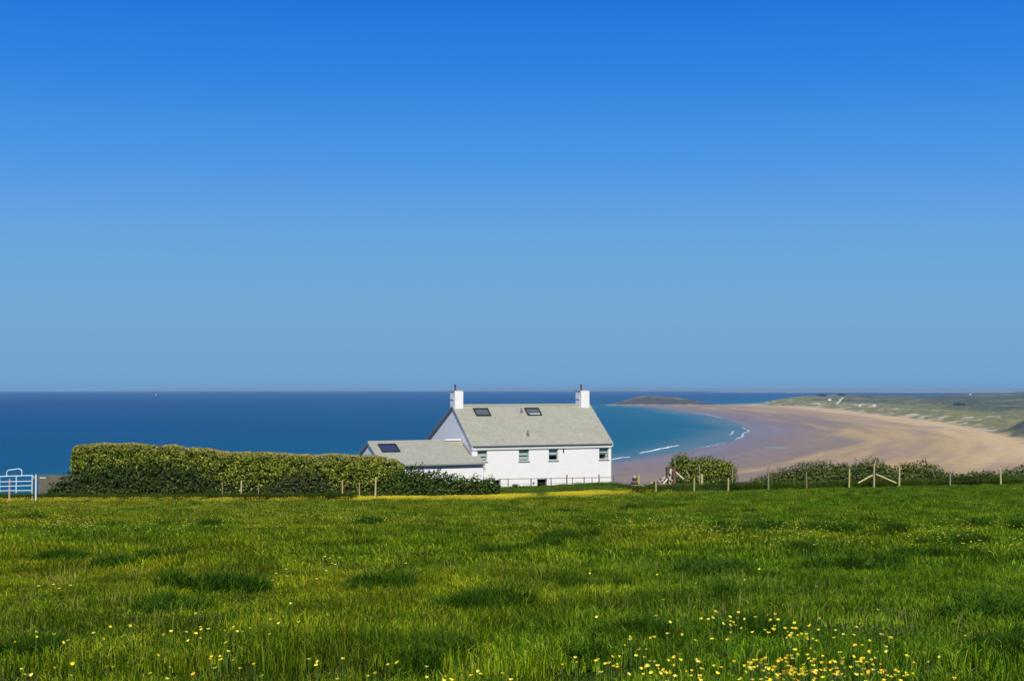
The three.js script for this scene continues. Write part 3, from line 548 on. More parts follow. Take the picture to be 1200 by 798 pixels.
// ------------------------------------------------------------------ the house
const TH = THREE.MathUtils.degToRad(24);
{
  const house = thing('white_cottage', 'white two storey cottage with grey slate roof, two chimneys and low annex', 'house', [-3.76, EYE - 11.4, -132], TH);
  const B = 11.4;                     // eye height above the origin; y below the eye becomes y + B
  const Y = (v) => v + B;
  const EAVE = Y(-5.78), RIDGE = Y(-2.2), L = 14.75, H = 4.72, REAR = 7.4, REAVE = Y(-5.85);
  const wallTex = dataTex(256, 256, (i, j) => { const u = i / 256, v = j / 256, n = 0.93 + 0.05 * tileNoise(u, v, 6, 1) + 0.05 * tileNoise(u, v, 30, 2) + 0.05 * tileNoise(u, v, 90, 3); return [n, n * 0.99, n * 0.965].map((c) => c * 0.88); }, true);
  const wallBump = dataTex(256, 256, (i, j) => { const u = i / 256, v = j / 256, n = 0.5 + 0.35 * tileNoise(u, v, 40, 5) + 0.3 * tileNoise(u, v, 110, 6); return [n, n, n]; });
  const white = new THREE.MeshStandardMaterial({ map: wallTex, roughness: 0.85, bumpMap: wallBump, bumpScale: 0.012 });
  const slateTex = dataTex(512, 512, (i, j) => {
    const row = Math.floor(j / 16), colI = Math.floor((i + (row % 2) * 13) / 26) % 20, u = i / 512, v = j / 512, h = noise(colI * 3.7 + 0.5, row * 5.3 + 0.5, 2.2);
    const k = (1 + 0.16 * h + 0.10 * tileNoise(u, v, 5, 3) + 0.10 * tileNoise(u, v, 30, 4)) , lichen = ss(0.22, 0.42, tileNoise(u, v, 13, 7) + 0.4 * tileNoise(u, v, 50, 8));
    return mix3([0.300 * k, 0.300 * k, 0.235 * k], [0.40, 0.385, 0.25], lichen * 0.35);
  }, true);
  const slateBump = dataTex(512, 512, (i, j) => { const row = Math.floor(j / 16), c = Math.floor((i + (row % 2) * 13) / 26), e = (i + (row % 2) * 13) % 26 < 2 ? 0.3 : 0, n = 0.5 + 0.4 * (j % 16) / 16 - e + 0.15 * noise(c * 2.1, row * 4.4, 1); return [n, n, n]; });
  slateTex.repeat.set(1 / 6, 1 / 6); slateBump.repeat.set(1 / 6, 1 / 6);
  const slate = new THREE.MeshStandardMaterial({ map: slateTex, bumpMap: slateBump, bumpScale: 0.015, roughness: 0.72 });
  const trim = std([0.62, 0.65, 0.60], 0.6), lead = std([0.16, 0.165, 0.17], 0.55), black = std([0.02, 0.02, 0.022], 0.5), sage = std([0.30, 0.38, 0.33], 0.5), ridgeMat = std([0.33, 0.33, 0.26], 0.85);
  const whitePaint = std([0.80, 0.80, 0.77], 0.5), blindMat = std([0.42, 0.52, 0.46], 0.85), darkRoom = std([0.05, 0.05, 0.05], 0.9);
  const glass = new THREE.MeshPhysicalMaterial({ color: 0xffffff, roughness: 0.03, transmission: 1, thickness: 0, ior: 1.5 });
  const box = (x0, x1, y0, y1, z0, z1) => { const g = new THREE.BoxGeometry(x1 - x0, y1 - y0, z1 - z0); g.translate((x0 + x1) / 2, (y0 + y1) / 2, (z0 + z1) / 2); return metreUV(g); };
  function metreUV(g) {               // uv in metres from the larger faces
    g = g.index ? g.toNonIndexed() : g; g.computeVertexNormals(); const p = g.attributes.position, n = g.attributes.normal, uv = new Float32Array(p.count * 2);
    for (let k = 0; k < p.count; k++) { const ax = Math.abs(n.getX(k)), ay = Math.abs(n.getY(k)), az = Math.abs(n.getZ(k)); uv.set(ax > ay && ax > az ? [p.getZ(k), p.getY(k)] : ay > az ? [p.getX(k), p.getZ(k) * 1.15] : [p.getX(k), p.getY(k)], k * 2); }
    g.setAttribute('uv', new THREE.BufferAttribute(uv, 2)); return g;
  }
  const profile = (pts, x0, x1) => {  // a (z, y) outline pushed along x
    const s = new THREE.Shape(pts.map(([z, y]) => new THREE.Vector2(-z, y))), g = new THREE.ExtrudeGeometry(s, { depth: x1 - x0, bevelEnabled: false });
    g.rotateY(Math.PI / 2); g.translate(x0, 0, 0); return metreUV(g);   // shape x = -z
  };
  wallTex.repeat.set(1 / 4, 1 / 4); wallBump.repeat.set(1 / 2, 1 / 2);
  const uAt = (b) => { const k = (b - 600) / F; return (k * 132 + 3.76) / (Math.cos(TH) - Math.sin(TH) * k); };
  const yAt = (r, u) => Y((450 - r) / F * (132 + Math.sin(TH) * u));
  // openings in the front wall: bearing left, right, row top, bottom
  const wins = [[559.5, 571, 528.5, 540.5, 'pale'], [608, 620, 526.3, 540, 'pale'], [643, 654, 525.6, 539.2, 'ajar'], [702, 713.2, 524.8, 538, 'dark']].map(([a, b, r0, r1, k]) => { const u0 = uAt(a), u1 = uAt(b), m = (u0 + u1) / 2; return [u0, u1, yAt(r1, m), yAt(r0, m), k]; });
  const low = [[578.5, 586.5, 562, 580], [629.5, 641, 561, 581]].map(([a, b, r0, r1]) => { const u0 = uAt(a), u1 = uAt(b), m = (u0 + u1) / 2; return [u0, u1, yAt(r1, m), yAt(r0, m), 'black']; });
  const front = new THREE.Shape([[0, 0], [L, 0], [L, EAVE], [0, EAVE]].map((p) => new THREE.Vector2(...p)));
  for (const [u0, u1, y0, y1] of [...wins, ...low]) front.holes.push(new THREE.Path([[u0, y0], [u0, y1], [u1, y1], [u1, y0]].map((p) => new THREE.Vector2(...p))));
  const fg = new THREE.ExtrudeGeometry(front, { depth: 0.4, bevelEnabled: false }); fg.translate(0, 0, -0.4);
  part('front_wall', metreUV(fg), white, house);
  const gable = [[-0.403, 0], [-0.403, EAVE + 0.28], [-H, RIDGE - 0.12], [-H - REAR + 0.3, REAVE - 0.02], [-H - REAR + 0.3, 0]];
  part('gable_wall', profile(gable, 0.003, 0.4), white, house); part('gable_wall', profile(gable, L - 0.4, L - 0.003), white, house);
  part('rear_wall', box(0.41, L - 0.41, 0, REAVE - 0.1, -H - REAR + 0.31, -H - REAR + 0.6), white, house);
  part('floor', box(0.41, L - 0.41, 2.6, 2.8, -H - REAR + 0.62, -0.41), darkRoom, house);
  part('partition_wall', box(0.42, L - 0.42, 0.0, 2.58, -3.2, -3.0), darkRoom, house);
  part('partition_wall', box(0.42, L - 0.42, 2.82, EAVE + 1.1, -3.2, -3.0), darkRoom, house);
  // roof slopes
  const slope = (RIDGE - EAVE) / H, over = 0.20, th = 0.10;
  const roofF = part('roof', profile([[over, EAVE - over * slope + 0.06], [over, EAVE - over * slope + 0.06 + th], [-H, RIDGE + th + 0.02], [-H, RIDGE + 0.02]], -0.14, L + 0.14), slate, house);
  const rslope = (RIDGE - REAVE) / REAR;
  const roofR = part('roof', profile([[-H - 0.004, RIDGE + 0.02], [-H - 0.004, RIDGE + th + 0.02], [-H - REAR - 0.1, REAVE - 0.1 * rslope + th + 0.02], [-H - REAR - 0.1, REAVE - 0.1 * rslope + 0.02]], -0.14, L + 0.14), slate, house);
  const rid = new THREE.CylinderGeometry(0.13, 0.13, L - 1.2, 10, 1, false); rid.rotateZ(Math.PI / 2); rid.translate(L / 2, RIDGE + 0.10, -H);
  part('ridge_tiles', rid, ridgeMat, roofF);
  // verge boards
  const verge = (x0, x1) => profile([[over + 0.01, EAVE - over * slope - 0.16], [over + 0.01, EAVE - over * slope + 0.055], [-H, RIDGE + 0.015], [-H, RIDGE - 0.22]], x0, x1);
  part('verge_board', verge(-0.10, -0.002), trim, house); part('verge_board', verge(L + 0.002, L + 0.10), trim, house);
  part('verge_board', profile([[-H - 0.006, RIDGE - 0.2], [-H - 0.006, RIDGE + 0.014], [-H - REAR - 0.05, REAVE - 0.04], [-H - REAR - 0.05, REAVE - 0.25]], -0.10, -0.002), lead, house);
  // fascia and gutter
  part('fascia', box(-0.09, L + 0.09, EAVE - 0.42, EAVE - 0.10, 0.004, 0.10), trim, house);
  const gut = (x0, x1, y, z, mat, r = 0.065) => { const g = new THREE.CylinderGeometry(r, r, x1 - x0, 10, 1, false, 0, Math.PI * 2); g.rotateZ(Math.PI / 2); g.translate((x0 + x1) / 2, y, z); return part('gutter', g, mat, house); };
  gut(-0.12, L + 0.12, EAVE - 0.09, 0.17, std([0.07, 0.075, 0.075], 0.5), 0.045);
  // chimneys
  for (const [u0, u1] of [[0.006, 0.86], [L - 1.10, L - 0.18]]) {
    const z0 = -H - 0.85, z1 = -H + 0.42, top = Y(-0.72);
    const ch = part('chimney', box(u0, u1, RIDGE - 1.0, top, z0, z1), white, house);
    part('cap', box(u0 - 0.05, u1 + 0.05, top - 0.001, top + 0.09, z0 - 0.05, z1 - 0.12), std([0.42, 0.42, 0.40], 0.9), ch);
    part('drip_course', box(u0 - 0.045, u0 - 0.002, top - 0.80, top - 0.70, z0 + 0.02, z1 - 0.35), trim, ch);
    part('flashing', box(u0 + 0.01, u1 + 0.02, RIDGE - 0.42, RIDGE - 0.20, z1 - 0.01, z1 + 0.03), lead, ch);
    const pot = new THREE.LatheGeometry([[0.0, 0], [0.13, 0], [0.12, 0.08], [0.085, 0.14], [0.08, 0.40], [0.12, 0.44], [0.12, 0.52], [0.09, 0.58], [0.0, 0.60]].map((p) => new THREE.Vector2(...p)), 14);
    pot.translate((u0 + u1) / 2 - 0.15, top + 0.08, z0 + 0.62); part('chimney_pot', pot, std([0.06, 0.055, 0.055], 0.7), ch);
  }
  // rooflights, lying in the roof slope
  const rooflight = (u, t, w, h, open, parent, ang, z, y, blind) => {
    const r = new THREE.Group(); r.name = 'rooflight'; r.position.set(u, y, z); r.rotation.x = ang; parent.add(r);   // local: x along, y up the slope, z out of it
    const rail = (x0, x1, y0, y1) => box(x0, x1, y0, y1, -0.02, 0.09);
    part('frame', mergeGeometries([rail(-w / 2, w / 2, 0, 0.10), rail(-w / 2, w / 2, h - 0.14, h), rail(-w / 2, -w / 2 + 0.10, 0.101, h - 0.141), rail(w / 2 - 0.10, w / 2, 0.101, h - 0.141)]), black, r);
    const pg = new THREE.PlaneGeometry(w - 0.18, h - 0.2); pg.translate(0, h / 2 - 0.02, 0.055); part('pane', pg, glass, r);
    const bg = new THREE.PlaneGeometry(w - 0.16, h - 0.18); bg.translate(0, h / 2 - 0.02, 0.012); part('blind', bg, blind, r);
    if (open) { const o = part('open_sash', mergeGeometries([box(-w * 0.36, w * 0.36, 0.02, 0.16, 0.10, 0.13)]), std([0.5, 0.52, 0.52], 0.4), r); }
    return r;
  };
  const ang = Math.atan(slope) - Math.PI / 2;      // plane standing up (+y) laid back onto the slope
  const onRoof = (t) => [-t * H, EAVE + t * (RIDGE - EAVE) + 0.06 + th];
  const dim = std([0.075, 0.095, 0.085], 0.7);
  for (const [b, r, w, h, open] of [[567, 491, 1.55, 1.15, false], [627, 490.5, 1.55, 1.15, true]]) {
    const t = clamp(0.70), [z, y] = onRoof(t); let u = 0;   // follow the sight line to that height on the slope
    for (let q = 0; q < 12; q++) { const k = (b - 600) / F; u = (k * (132 + Math.sin(TH) * u - Math.cos(TH) * z) + 3.76 - Math.sin(TH) * z) / Math.cos(TH); }
    rooflight(u, t, w, h, open, roofF, ang, z, y + 0.03, dim);
  }
  // little vents on the roof
  for (const [b, t, s] of [[611, 0.80, 0.10], [618.5, 0.20, 0.13]]) {
    const [z, y] = onRoof(t); let u = 0; for (let q = 0; q < 12; q++) { const k = (b - 600) / F; u = (k * (132 + Math.sin(TH) * u - Math.cos(TH) * z) + 3.76 - Math.sin(TH) * z) / Math.cos(TH); }
    const g = mergeGeometries([box(u - s, u + s, y - 0.05, y + 0.16, z - s, z + s), box(u - s * 0.5, u + s * 0.5, y + 0.161, y + 0.42, z - s * 0.5, z + s * 0.5)]); part('roof_vent', g, lead, roofF);
  }
  // windows
  const window_ = (u0, u1, y0, y1, kind, name = 'window') => {
    const w = new THREE.Group(); w.name = name; house.add(w);
    const fz0 = -0.20, fz1 = -0.11, e = 0.085, mat = kind === 'black' ? lead : sage, ym = (y0 + y1) / 2;
    part('frame', mergeGeometries([box(u0, u0 + e, y0, y1, fz0, fz1), box(u1 - e, u1, y0, y1, fz0, fz1), box(u0 + e, u1 - e, y1 - e, y1, fz0, fz1), box(u0 + e, u1 - e, y0, y0 + e, fz0, fz1), box(u0 + e, u1 - e, ym - 0.03, ym + 0.03, fz0 + 0.002, fz1 - 0.002)]), mat, w);
    const pane = (a, b) => { const g = new THREE.PlaneGeometry(u1 - u0 - 2 * e, b - a); g.translate((u0 + u1) / 2, (a + b) / 2, -0.165); return part('pane', g, glass, w); };
    pane(y0 + e, ym - 0.03); pane(ym + 0.03, y1 - e);
    if (kind !== 'black') part('sill', box(u0 - 0.06, u1 + 0.06, y0 - 0.09, y0 - 0.002, -0.10, 0.07), sage, w);
    if (kind === 'pale') part('blind', box(u0 + 0.04, u1 - 0.04, y0 + 0.15, y1 - 0.04, -0.26, -0.245), blindMat, w);
    if (kind === 'ajar') { part('blind', box(u0 + 0.04, u1 - 0.04, y0 + 0.40, y1 - 0.04, -0.26, -0.245), blindMat, w); }
    if (kind === 'dark') part('blind', box(u0 + 0.04, u1 - 0.04, y0 + 0.65, y1 - 0.04, -0.26, -0.245), blindMat, w);
    return w;
  };
  wins.forEach((w) => window_(...w)); low.forEach((w) => window_(...w));
  part('wall_lamp', mergeGeometries([box(uAt(660) - 0.04, uAt(660) + 0.04, EAVE - 0.75, EAVE - 0.45, 0.002, 0.14)]), black, house);
  part('vent_cover', box(uAt(625) - 0.10, uAt(625) + 0.10, yAt(567, 5), yAt(565, 5), 0.002, 0.05), lead, house);
  // annex: a lower wing joined to the left gable, standing forward of the front
  const aL = -9.3, aR = 0.50, aZ = 1.5, aRidgeZ = -2.57, aEave = Y(-7.36), aRidge = Y(-5.46), aRear = -6.2;
  const aSlope = (aRidge - aEave) / (aZ - aRidgeZ);
  part('annex_wall', box(aL, aR, 0, aEave - 0.02, aZ - 0.35, aZ), white, house);
  part('annex_wall', box(aR - 0.3, aR - 0.003, 0, aEave - 0.02, 0.003, aZ - 0.353), white, house);
  part('annex_wall', profile([[aZ - 0.353, 0], [aZ - 0.353, aEave + 0.12], [aRidgeZ, aRidge - 0.03], [aRear, aRidge - (aRidgeZ - aRear) * aSlope - 0.03], [aRear, 0]], aL + 0.003, aL + 0.35), white, house);
  const aRoof = part('annex_roof', profile([[aZ + 0.18, aEave - 0.18 * aSlope + 0.04], [aZ + 0.18, aEave - 0.18 * aSlope + 0.14], [aRidgeZ, aRidge + 0.11], [aRidgeZ, aRidge + 0.01]], aL - 0.12, -0.145), slate, house);
  part('annex_roof', profile([[aZ + 0.18, aEave - 0.18 * aSlope + 0.04], [aZ + 0.18, aEave - 0.18 * aSlope + 0.14], [0.24, aEave + (aZ - 0.24) * aSlope + 0.14], [0.24, aEave + (aZ - 0.24) * aSlope + 0.04]], -0.143, aR + 0.12), slate, house);
  part('annex_roof', profile([[aRidgeZ - 0.004, aRidge + 0.01], [aRidgeZ - 0.004, aRidge + 0.11], [aRear - 0.1, aRidge - (aRidgeZ - aRear + 0.1) * aSlope + 0.11], [aRear - 0.1, aRidge - (aRidgeZ - aRear + 0.1) * aSlope + 0.01]], aL - 0.12, -0.145), slate, house);
  const ar = new THREE.CylinderGeometry(0.10, 0.10, 9.0, 10); ar.rotateZ(Math.PI / 2); ar.translate(aL + 4.45, aRidge + 0.09, aRidgeZ); part('ridge_tiles', ar, ridgeMat, aRoof);
  part('verge_board', profile([[aZ + 0.17, aEave - 0.18 * aSlope - 0.14], [aZ + 0.17, aEave - 0.18 * aSlope + 0.035], [aRidgeZ, aRidge + 0.005], [aRidgeZ, aRidge - 0.19]], aL - 0.09, aL - 0.002), trim, house);
  part('verge_board', profile([[aRidgeZ - 0.004, aRidge - 0.19], [aRidgeZ - 0.004, aRidge + 0.005], [aRear - 0.05, aRidge - (aRidgeZ - aRear + 0.05) * aSlope], [aRear - 0.05, aRidge - (aRidgeZ - aRear + 0.05) * aSlope - 0.18]], aL - 0.09, aL - 0.002), lead, house);
  gut(aL - 0.1, aR + 0.1, aEave - 0.10, aZ + 0.20, std([0.07, 0.07, 0.07], 0.5), 0.055);
  part('flashing', box(-1.75, -0.147, aRidge + 0.10, aRidge + 0.24, aRidgeZ + 0.05, aRidgeZ + 0.24), whitePaint, house);
  part('flashing', profile([[aRidgeZ + 0.9, aRidge - 0.9 * aSlope + 0.12], [aRidgeZ + 0.9, aRidge - 0.9 * aSlope + 0.22], [0.22, aEave + (aZ - 0.22) * aSlope + 0.24], [0.22, aEave + (aZ - 0.22) * aSlope + 0.145]], -0.26, -0.148), lead, house);
  part('meter_box', box(-0.14, 0.36, aEave + 0.56, aEave + 1.03, 0.105, 0.42), whitePaint, house);
  const dp = new THREE.CylinderGeometry(0.035, 0.035, 3.2, 8); dp.translate(aR + 0.09, aEave - 1.75, aZ - 0.03); part('downpipe', dp, trim, house);
  part('downpipe_hopper', box(aR + 0.02, aR + 0.26, aEave - 0.62, aEave - 0.36, aZ - 0.14, aZ + 0.06), std([0.5, 0.5, 0.48], 0.6), house);
  const dp2 = new THREE.CylinderGeometry(0.035, 0.035, 5, 8); dp2.translate(L - 0.1, EAVE - 2.8, 0.045); part('downpipe', dp2, whitePaint, house);
  // annex rooflight
  const an = Math.atan(aSlope) - Math.PI / 2, azr = aZ - 2.05, ayr = aEave + 2.05 * aSlope + 0.14;
  rooflight(-7.75, 0, 1.75, 1.55, false, aRoof, an, azr, ayr + 0.02, std([0.03, 0.035, 0.06], 0.5));
}

// ------------------------------------------------------------------ fences, posts, gate, timber
const weathered = ['#a89c6c', '#857a5a', '#b8b07c', '#8a8270'].map((c) => new THREE.MeshStandardMaterial({ color: c, roughness: 0.95 }));
const limeWood = std([0.40, 0.40, 0.12], 0.95), greyWood = std([0.20, 0.185, 0.16], 0.95), wireMat = std([0.28, 0.28, 0.28], 0.5, { metalness: 0.7 });
function postGeo(h, r, R) {
  const g = new THREE.CylinderGeometry(r * 0.82, r, h, 9, 6), p = g.attributes.position;
  for (let k = 0; k < p.count; k++) { const y = p.getY(k), q = 1 + 0.10 * noise(p.getX(k) * 30, y * 2, r * 99); p.setXYZ(k, p.getX(k) * q, y + (y > h / 2 - 0.01 ? p.getX(k) * 0.35 : 0), p.getZ(k) * q); }
  g.translate(0, h / 2 - 0.35, 0); g.rotateZ((R() - 0.5) * 0.07); g.rotateX((R() - 0.5) * 0.07); g.computeVertexNormals(); return g;
}
const tube = (a, b, r, n = 6) => { const A = new THREE.Vector3(...a), C = new THREE.Vector3(...b), v = C.clone().sub(A), g = new THREE.CylinderGeometry(r, r, v.length(), n); g.translate(0, v.length() / 2, 0); g.applyQuaternion(new THREE.Quaternion().setFromUnitVectors(new THREE.Vector3(0, 1, 0), v.normalize())); g.translate(...a); return g; };
function wireFence(label, posts, d, opts = {}) {      // posts: [bearing, row of the top, row of the foot, material, radius]
  const R = rng(opts.seed ?? 9), f = thing('wire_fence', label, 'fence', [0, 0, 0]), tops = [];
  for (const [b, r0, r1, m, rad = 0.07, dd = d] of posts) {
    const x = side(b, dd), g = groundY(x, dd), top = up(r0, dd), h = Math.max(0.5, top - g) + 0.35;
    const p = part('post', postGeo(h, rad * 0.84, R), m, f); p.position.set(x, g, -dd); tops.push([x, top, -dd]);
  }
  tops.sort((a, b) => a[0] - b[0]);
  for (const k of [0.12, 0.42, 0.75]) { const gs = []; for (let i = 0; i + 1 < tops.length; i++) gs.push(tube([tops[i][0], tops[i][1] - k, tops[i][2] + 0.07], [tops[i + 1][0], tops[i + 1][1] - k, tops[i + 1][2] + 0.07], 0.0022, 4)); part('wire', mergeGeometries(gs), wireMat, f); }
  return f;
}
{
  const [w0, w1, w2, w3] = weathered;
  wireFence('post and wire fence with pale posts before the clipped hedge', [[261, 564.5, 578, w1, 0.06], [283, 563, 581, w2, 0.085], [303.5, 566, 579, w1, 0.06], [402, 562.5, 578, w0, 0.085], [421.5, 565, 577, w0, 0.06], [440, 558.5, 577, w2, 0.085]], 104.3, { seed: 21 });
  const f = wireFence('post and wire fence with braced post along the right side of the field', [[768.5, 562, 573, limeWood], [813, 560, 576, limeWood, 0.075], [853, 560, 576, limeWood, 0.085], [900, 546.5, 571, w3, 0.07], [945, 553, 563, w1, 0.06], [994.5, 549, 568, limeWood, 0.08], [1023.5, 543.5, 567.5, w0, 0.09], [1053, 547, 567, w2, 0.085], [1112.5, 551.5, 568, w3, 0.075], [1172, 549, 566, w2, 0.08], [1226, 548, 565, w1, 0.08]], 101.2, { seed: 22 });
  const d = 101.2;
  for (const [a, b] of [[[1004, 565.5], [1022, 556.5]], [[1048.5, 565.5], [1026, 555.5]]]) part('strut', tube([side(a[0], d), up(a[1], d), -d + 0.25], [side(b[0], d), up(b[1], d), -d + 0.03], 0.055, 8), w2, f);
  // short posts left standing on the bank by the shrub
  const R = rng(66);
  for (const [b, r0, dd, m, rad, label] of [[822, 557.5, 104, w2, 0.10, 'short thick pale post in front of the bright shrub'], [858, 548.5, 108, w3, 0.06, 'thin grey post at the right edge of the bright shrub'], [819.5, 547, 108, w3, 0.055, 'thin grey post against the middle of the bright shrub']]) {
    const x = side(b, dd), t = thing('wooden_post', label, 'post', [x, up(b === 822 ? 565 : 562, dd), -dd]); part('shaft', postGeo(up(r0, dd) - t.position.y + 0.9, rad, R), m, t).position.y = -0.4;
  }
  // garden fence before the house
  const gd = 127.2, gf = thing('garden_fence', 'thin grey garden fence with top rail before the white house', 'fence', [0, 0, 0]);
  for (const [b, r0, m, rad] of [[586, 561.5, greyWood, 0.035], [595.5, 560.5, greyWood, 0.05], [622, 560.3, greyWood, 0.06], [646, 559.5, greyWood, 0.055], [664, 556, greyWood, 0.07], [671, 559, limeWood, 0.05], [684.5, 558.5, greyWood, 0.055], [693.5, 559, greyWood, 0.045], [702, 555.8, greyWood, 0.07], [718.5, 557.5, greyWood, 0.05]]) {
    const x = side(b, gd), g = groundY(x, gd), h = up(r0, gd) - g + 0.35, p = part('post', postGeo(h, rad, R), m, gf); p.position.set(x, g, -gd);
  }
  for (const [r, rad] of [[560.2, 0.032], [566, 0.012]]) part('rail', tube([side(584, gd), up(r + 0.9, gd), -gd + 0.06], [side(719, gd), up(r - 1.2, gd), -gd + 0.06], rad, 6), greyWood, gf);
  // heap of old timber and a stile-like tangle of rails
  const tangle = (label, logs, base) => { const t = thing('timber_heap', label, 'timber', base); for (const [b0, r0, d0, b1, r1, d1, rad, m] of logs) part('log', tube([side(b0, d0) - base[0], up(r0, d0) - base[1], -d0 - base[2]], [side(b1, d1) - base[0], up(r1, d1) - base[1], -d1 - base[2]], rad, 7), m, t); return t; };
  const pink = std([0.42, 0.30, 0.22], 0.95), brown = std([0.075, 0.05, 0.035], 0.95), pale = std([0.58, 0.52, 0.40], 0.95);
  let bs = [side(744, 104.5), up(573, 104.5), -104.5];
  tangle('stack of dark weathered boards beside a yellow post near the house', [
    [739.5, 570.8, 104.3, 748.5, 571.8, 104.3, 0.10, brown], [739.5, 567.5, 104.4, 747.5, 568.8, 104.4, 0.075, pink], [739.8, 565.3, 104.3, 747.5, 566.4, 104.4, 0.085, brown], [740.5, 562.6, 104.4, 747, 563.4, 104.4, 0.075, pink], [740.8, 560.5, 104.3, 746.5, 561, 104.3, 0.08, brown], [743, 557, 104.4, 744.5, 563, 104.4, 0.08, pale], [748.6, 555.8, 104.2, 748.6, 575, 104.2, 0.075, limeWood], [751, 568, 104.1, 759.5, 573, 103.7, 0.06, pale]], bs);
  bs = [side(782, 106), up(568, 106), -106];
  const logs = [[781, 547, 106, 781.5, 566, 106, 0.08, brown], [786, 549, 106, 784.5, 567, 106, 0.10, pale], [790, 548, 105.8, 790, 566, 105.8, 0.13, std([0.16, 0.075, 0.05], 0.95)], [792, 553, 105.6, 801, 561.5, 105.2, 0.055, pale], [777, 567, 105.4, 782, 561, 105.5, 0.08, pale], [788, 550, 106.2, 787, 566, 106.2, 0.08, pink], [804, 552, 106, 808, 558, 105.8, 0.05, weathered[3]]];
  const RR = rng(91);
  for (let k = 0; k < 24; k++) { const q = RR(), b = lerp(763, 789, q), r = lerp(566.5, 551, q * (0.3 + 0.7 * RR())) + 1, a = (RR() - 0.5) * 9, e = (RR() - 0.5) * 7; logs.push([b - a / 2, r - e / 2, 105.6 + RR(), b + a / 2, r + e / 2, 105.6 + RR(), 0.04 + 0.05 * RR(), [brown, pale, pink, brown][k % 4]]); }
  tangle('heap of broken branches and pale timber left of the bright shrub', logs, bs);
}
// the metal gate on the left, its hoop and the wall beside it
{
  const d = 99, base = [side(20, d), groundY(side(20, d), d), -d], lx = (b) => side(b, d) - base[0], ly = (r) => up(r, d) - base[1];
  const paint = std([0.52, 0.66, 0.70], 0.45), lichen = std([0.34, 0.34, 0.14], 0.95);
  const g = thing('metal_gate', 'pale blue tubular metal field gate with a raised hoop', 'gate', base);
  for (const [r0, r1] of [[558.4, 556.9], [564.6, 563.5], [570, 568.6], [575, 574.4]]) part('rail', tube([lx(-6), ly(r0), 0], [lx(39), ly(r1), 0], r0 < 560 ? 0.042 : 0.034, 10), paint, g);
  for (const [b, r] of [[-6, 557], [0.6, 558], [20, 557.6], [38.6, 556.6]]) part('upright', tube([lx(b), ly(577), 0.002], [lx(b), ly(r), 0.002], 0.045, 10), paint, g);
  const hoop = new THREE.CatmullRomCurve3([[8.6, 557.6], [8.5, 553], [10, 551.1], [16, 550.2], [23.5, 549.5], [26, 551.5], [26.2, 556.8]].map(([b, r]) => new THREE.Vector3(lx(b), ly(r), -0.03)), false, 'centripetal');
  part('hoop', new THREE.TubeGeometry(hoop, 40, 0.04, 8), paint, g);
  const R = rng(15);
  const gp = thing('gate_post', 'white metal gate post beside the grey wall', 'post', [side(43, d), groundY(side(43, d), d), -d]);
  part('shaft', tube([0, -0.4, 0], [0, up(555.8, d) - gp.position.y, 0], 0.06, 10), std([0.66, 0.70, 0.66], 0.6), gp);
  part('hinge', tube([-0.22, ly(559) , 0], [0, ly(559), 0], 0.02, 6), paint, gp);
  const wp = thing('gate_post', 'lichen covered wooden post at the closing end of the gate', 'post', [side(39, 99.4), groundY(side(39, 99.4), 99.4), -99.4]);
  part('shaft', postGeo(up(556.3, 99.4) - wp.position.y + 0.35, 0.07, R), lichen, wp);
  const pp = thing('wooden_post', 'pinkish stump post seen through the bars of the gate', 'post', [side(12, 101), groundY(side(12, 101), 101), -101]);
  part('shaft', postGeo(up(561, 101) - pp.position.y + 0.35, 0.085, R), std([0.42, 0.30, 0.27], 0.95), pp);
  const wd = 107.6, wx0 = side(46.5, wd), wx1 = side(100, wd), wb = groundY((wx0 + wx1) / 2, wd), wall = thing('grey_wall', 'plain grey rendered wall between the gate and the bramble thicket', 'wall', [(wx0 + wx1) / 2, wb, -wd]);
  const ct = dataTex(256, 256, (i, j) => { const u = i / 256, v = j / 256, n = 0.125 * (1 + 0.25 * tileNoise(u, v, 5, 1) + 0.2 * tileNoise(u, v, 30, 2)); return [n, n * 0.95, n * 0.70]; }, true);
  const wg = new THREE.BoxGeometry(wx1 - wx0, up(556.2, wd) - wb + 0.5, 0.25); wg.translate(0, (up(556.2, wd) - wb - 0.5) / 2, 0); part('block', wg, new THREE.MeshStandardMaterial({ map: ct, roughness: 0.95 }), wall);
  const sg = new THREE.BoxGeometry(0.46, 0.07, 0.02); sg.translate(side(51.5, wd) - wall.position.x, up(559.5, wd) - wb, 0.137); part('plate', sg, std([0.7, 0.7, 0.66], 0.6), wall);
}
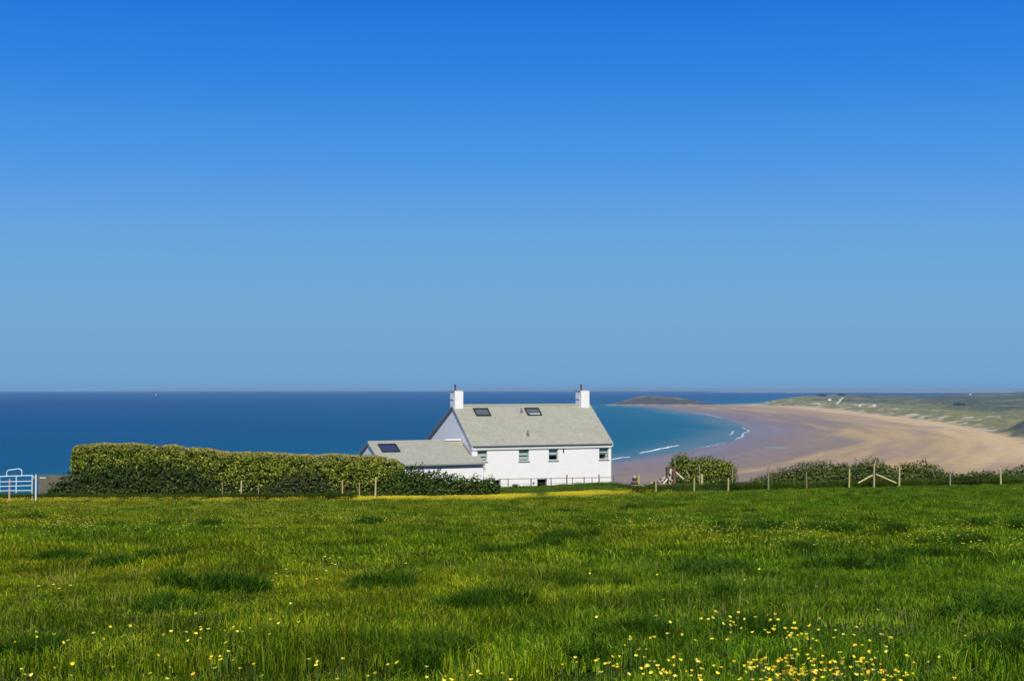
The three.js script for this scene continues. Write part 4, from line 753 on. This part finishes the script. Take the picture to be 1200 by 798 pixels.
// ------------------------------------------------------------------ specks on the far dunes: a track, cottages and clumps of trees
{
  const bayY = (x, d) => bayHeight(x, d, polyDist(land, x, d), polyDist(dunes, x, d)) + curve(x, d);
  const hit = (b, r) => { for (let d = 1500; d < 9000; d += 15) { const x = side(b, d), y = bayY(x, d); if (y > up(r, d)) return [x, y, d]; } return null; };
  const wall = std([0.72, 0.70, 0.66], 0.9), slateFar = std([0.16, 0.16, 0.16], 0.9);
  const labels = ['tiny pale farmhouse on the far dunes left of the sandy track', 'tiny pale house at the dune edge below the far fields', 'tiny pale house just right of another at the dune edge', 'tiny pale farmhouse among fields near the right skyline'];
  [[972, 469.5], [1007, 476], [1024, 477.2], [1137, 462.6]].forEach(([b, r], i) => {
    const p = hit(b, r); if (!p) return;
    const h = thing('far_house', labels[i], 'house', [p[0], p[1] - 1, -p[2]], 0.2 * i, 'pale houses on the far dunes'), w = [13, 9, 12, 11][i];
    const wg = new THREE.BoxGeometry(w, 6, 7); wg.translate(0, 3, 0); part('wall', wg, wall, h);
    const rg = new THREE.ExtrudeGeometry(new THREE.Shape([[-4, 0], [4, 0], [0, 3.4]].map((q) => new THREE.Vector2(...q))), { depth: w + 0.8, bevelEnabled: false }); rg.rotateY(Math.PI / 2); rg.translate(-w / 2 - 0.4, 6.002, 0); part('roof', rg, slateFar, h);
  });
  const far = ['clump of dark trees on the far skyline left of the track', 'clump of dark trees on the far skyline right of the track', 'dark line of trees among the right hand far fields'];
  [[963, 463.8, 26], [986, 463.2, 22], [1124, 475.5, 20]].forEach(([b, r, w], i) => { const p = hit(b, r); if (p) bush('tree_clump', far[i], 'trees', [p[0], p[1], -p[2]], [[-w * 0.42, 2, 0, w * 0.4, 4, 6], [0, 2.5, 2, w * 0.42, 5.2, 7], [w * 0.5, 1.5, 0, w * 0.35, 3.6, 6]], 1600, 1.7, [[0.030, 0.045, 0.014], [0.042, 0.058, 0.018], [0.024, 0.036, 0.012]], 700 + i, 'tree clumps on the far land'); });
  const pts = []; for (let k = 0; k <= 24; k++) { const t = k / 24, p = hit(lerp(980.5, 988, t) + 0.5 * Math.sin(k * 0.7), lerp(474.5, 466, t)); if (p) pts.push(p); }
  if (pts.length > 3) { const line = []; pts.forEach((p) => line.push(p)); const g = gridGeo(line.length, 2, (i, j) => { const [x, , d] = line[i], xx = x + (j ? 5 : -5); return { p: [xx, bayY(xx, d) + 1.2, -d] }; }); setting('sandy_track', g, std([0.50, 0.44, 0.34], 1), 'structure', 'pale sandy track climbing the far dunes'); }
}
// ------------------------------------------------------------------ a yacht far out
{
  const d = 11300, x = side(182.5, d), b = thing('sailing_yacht', 'tiny white sailing boat far out on the sea', 'boat', [x, curve(x, d), -d], 0.5);
  const hull = new THREE.Shape([[-6, 1.4], [6.5, 1.7], [5.2, 0], [4, -0.6], [-5.4, -0.6]].map((p) => new THREE.Vector2(...p))), hg = new THREE.ExtrudeGeometry(hull, { depth: 2.6, bevelEnabled: true, bevelSize: 0.4, bevelThickness: 0.5, bevelSegments: 2 }); hg.translate(0, 0, -1.3);
  const white = std([0.8, 0.8, 0.8], 0.5);
  part('hull', hg, white, b); part('mast', tube([0.8, 1.4, 0], [0.8, 15, 0], 0.12), white, b);
  const sail = new THREE.ExtrudeGeometry(new THREE.Shape([[0.6, 14.6], [0.6, 2.6], [-5.4, 2.6]].map((p) => new THREE.Vector2(...p))), { depth: 0.05, bevelEnabled: false }); part('sail', sail, white, b);
  const jib = new THREE.ExtrudeGeometry(new THREE.Shape([[1.0, 13.4], [6.2, 1.9], [1.4, 2.6]].map((p) => new THREE.Vector2(...p))), { depth: 0.05, bevelEnabled: false }); part('jib', jib, white, b);
}
renderer.render(scene, camera);
